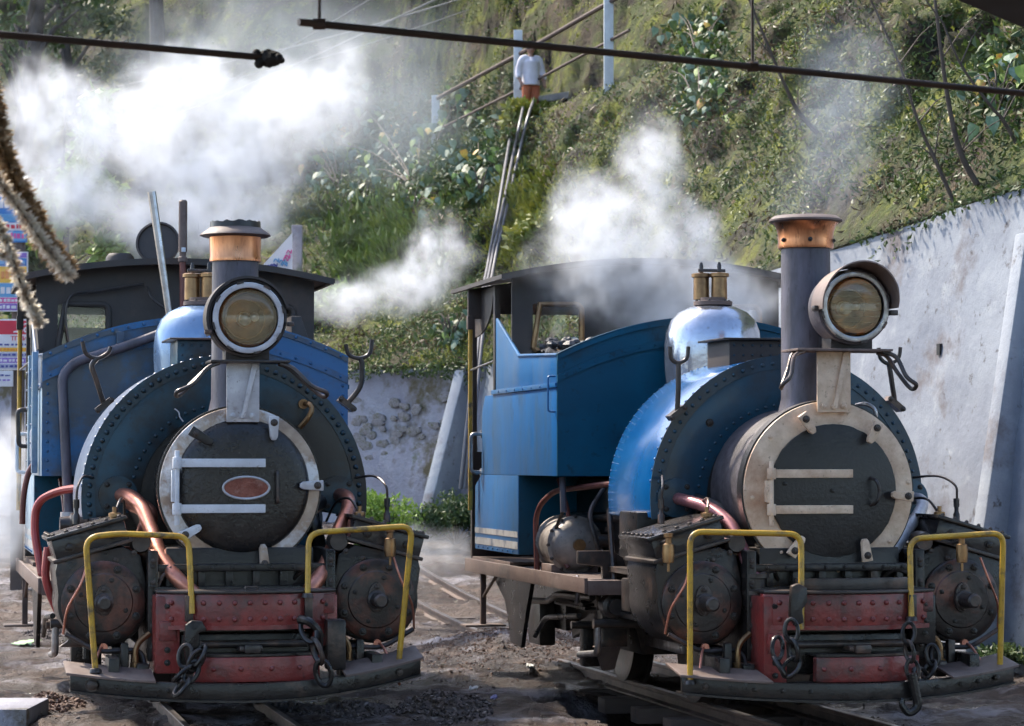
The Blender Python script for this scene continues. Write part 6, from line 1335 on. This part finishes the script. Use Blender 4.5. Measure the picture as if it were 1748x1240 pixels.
# ------------------------------------------------------------------ steam: voxel clouds, dense along a few lobes and torn by turbulent noise
def steam_material(name, colour, aniso):
    m = bpy.data.materials.new(name); m.use_nodes = True; t = m.node_tree; t.nodes.remove(t.nodes['Principled BSDF'])
    pv = t.nodes.new('ShaderNodeVolumePrincipled'); pv.inputs['Color'].default_value = (*colour, 1); pv.inputs['Anisotropy'].default_value = aniso; pv.inputs['Density'].default_value = 1.0
    t.links.new(pv.outputs[0], t.nodes['Material Output'].inputs['Volume']); return m
def steam(blobs, dens, nscale, erode, label, seed, lo=.0, hi=.8, depth=.75, colour=(.93, .95, .98), aniso=.12, voxel=.045, warp=.5):
    """blobs: (photo column, row, half width, half height in photo pixels, distance)"""
    cs = []
    for px, py, rx, ry, Y in blobs:
        c = at(px, py, Y); k = Y / FPX; cs.append((c, Vector((rx * k, max(min(rx, ry * 2), ry) * k * depth, ry * k))))
    pad = Vector((.15, .15, .15)); mn = Vector([min(c[i] - r[i] for c, r in cs) for i in range(3)]) - pad; mx = Vector([max(c[i] + r[i] for c, r in cs) for i in range(3)]) + pad
    org = (mn + mx) * .5
    g = bpy.data.node_groups.new('steam_%d' % seed, 'GeometryNodeTree'); g.interface.new_socket('Geometry', in_out='INPUT', socket_type='NodeSocketGeometry'); g.interface.new_socket('Geometry', in_out='OUTPUT', socket_type='NodeSocketGeometry')
    N = g.nodes; L = g.links; out = N.new('NodeGroupOutput'); N.new('NodeGroupInput')
    def math_(op, a, b=None, c=None, clamp=False):
        n = N.new('ShaderNodeMath'); n.operation = op; n.use_clamp = clamp
        for i, q in enumerate((a, b, c)):
            if q is None: continue
            if isinstance(q, (int, float)): n.inputs[i].default_value = q
            else: L.new(q, n.inputs[i])
        return n.outputs[0]
    def vec(op, a, b, c=None):
        n = N.new('ShaderNodeVectorMath'); n.operation = op
        for i, q in enumerate((a, b, c)):
            if q is None: continue
            if isinstance(q, (tuple, Vector)): n.inputs[i].default_value = q
            else: L.new(q, n.inputs[i])
        return n
    pos = N.new('GeometryNodeInputPosition').outputs[0]
    def nz(src, sc, det, rg, off):
        a = vec('ADD', src, (off * 3.1, off * 1.7, off)); n = N.new('ShaderNodeTexNoise'); n.inputs['Scale'].default_value = sc; n.inputs['Detail'].default_value = det; n.inputs['Roughness'].default_value = rg; L.new(a.outputs[0], n.inputs['Vector']); return n
    def smooth(src, a, b, lo_=0, hi_=1):
        r = N.new('ShaderNodeMapRange'); r.interpolation_type = 'SMOOTHSTEP'; r.inputs['From Min'].default_value = a; r.inputs['From Max'].default_value = b; r.inputs['To Min'].default_value = lo_; r.inputs['To Max'].default_value = hi_; L.new(src, r.inputs['Value']); return r.outputs[0]
    w1 = nz(pos, nscale * .45, 2, .5, seed + 11); w2 = nz(pos, nscale * 1.5, 2, .5, seed + 23)
    p = vec('MULTIPLY_ADD', w1.outputs['Color'], (warp, warp, warp), pos); p = vec('MULTIPLY_ADD', w2.outputs['Color'], (warp * .35,) * 3, p.outputs[0]); p = vec('SUBTRACT', p.outputs[0], (warp * .675,) * 3).outputs[0]
    cur = None
    for c, r in cs:
        b = vec('DIVIDE', vec('SUBTRACT', p, c - org).outputs[0], r); l = N.new('ShaderNodeVectorMath'); l.operation = 'LENGTH'; L.new(b.outputs[0], l.inputs[0])
        v = math_('SUBTRACT', 1.0, l.outputs['Value'], clamp=True); cur = v if cur is None else math_('SMOOTH_MAX', cur, v, .1)
    n1 = nz(p, nscale, 6, .62, seed)
    f = math_('MULTIPLY_ADD', math_('SUBTRACT', n1.outputs[0], .5), erode, math_('MULTIPLY', cur, 1.15))
    n2 = nz(p, nscale * 2.6, 4, .65, seed + 5)
    d = math_('MULTIPLY', math_('MULTIPLY', smooth(f, lo, hi), smooth(cur, 0, .22)), smooth(n2.outputs[0], .36, .66, .25, 1.5)); d = math_('MULTIPLY', math_('POWER', d, 1.25), dens)
    vc = N.new('GeometryNodeVolumeCube'); L.new(d, vc.inputs['Density']); vc.inputs['Min'].default_value = mn - org; vc.inputs['Max'].default_value = mx - org
    for i, ax in enumerate('XYZ'): vc.inputs['Resolution ' + ax].default_value = max(8, int((mx[i] - mn[i]) / voxel))
    sm = N.new('GeometryNodeSetMaterial'); L.new(vc.outputs[0], sm.inputs[0]); sm.inputs['Material'].default_value = steam_material('steam', colour, aniso); L.new(sm.outputs[0], out.inputs[0])
    o = MB().bx(mn.x - org.x, mx.x - org.x, mn.y - org.y, mx.y - org.y, mn.z - org.z, mx.z - org.z).build('steam_cloud', sm.inputs['Material'].default_value, smooth=0)
    o.location = org; md = o.modifiers.new('cloud', 'NODES'); md.node_group = g
    return tag(o, label, 'steam', kind='stuff')
steam([(370, 310, 200, 160, 24), (445, 210, 170, 150, 24.3), (300, 380, 150, 90, 23.6), (215, 230, 200, 120, 24.4), (95, 190, 140, 100, 24.6), (550, 160, 125, 120, 25), (330, 150, 140, 90, 24.6), (60, 290, 110, 95, 24.5), (150, 350, 130, 95, 24.2), (430, 370, 110, 80, 23.8)], 2.4, 2.3, 2.3, 'great white plume of steam billowing over the left cab', 1, hi=.95)
steam([(590, 508, 105, 50, 20.5), (690, 495, 120, 60, 20.6), (745, 425, 85, 80, 20.8), (510, 500, 70, 44, 20.4)], 3.0, 3.6, 2.2, 'low white wisp of steam blowing right from the left cab', 2, voxel=.03, warp=.35, hi=.95)
steam([(1030, 440, 150, 125, 18.2), (1120, 485, 165, 110, 18.2), (1225, 500, 155, 95, 18.2), (1105, 300, 80, 150, 18.4), (1000, 360, 85, 95, 18.4), (1300, 520, 95, 75, 18.1), (1170, 410, 90, 100, 18.3), (1170, 520, 170, 70, 18.1)], 2.9, 2.9, 2.2, 'white steam cloud rising in front of the right cab', 3, voxel=.035, warp=.45, hi=.95)
steam([(1420, 270, 105, 170, 17), (1450, 140, 115, 170, 17.5), (1365, 330, 60, 80, 16.6)], .32, 2.4, 1.9, 'thin blue smoke drifting above the right chimney', 4, colour=(.80, .88, 1.0), warp=.4)
steam([(0, 850, 80, 150, 19.5), (-30, 930, 80, 80, 19.3), (20, 760, 50, 70, 19.6)], 5, 2.6, 1.2, 'bright steam low at the left edge beside the left cab', 5, warp=.3)
steam([(740, 935, 95, 55, 25), (700, 960, 85, 45, 24.5)], .8, 2.4, 1.7, 'faint steam hugging the ground behind the left step', 6)
steam([(1640, 850, 65, 85, 17.2), (1600, 900, 60, 50, 16.8)], 1.6, 2.8, 1.4, 'dark wisp of smoke by the right cylinder', 7, colour=(.35, .34, .36), warp=.3)
steam([(480, 130, 400, 210, 33), (640, 210, 220, 160, 32)], .22, .8, 1.2, 'thin blue veil of steam across the slope above the left locomotive', 8, colour=(.86, .93, 1.0), voxel=.15)
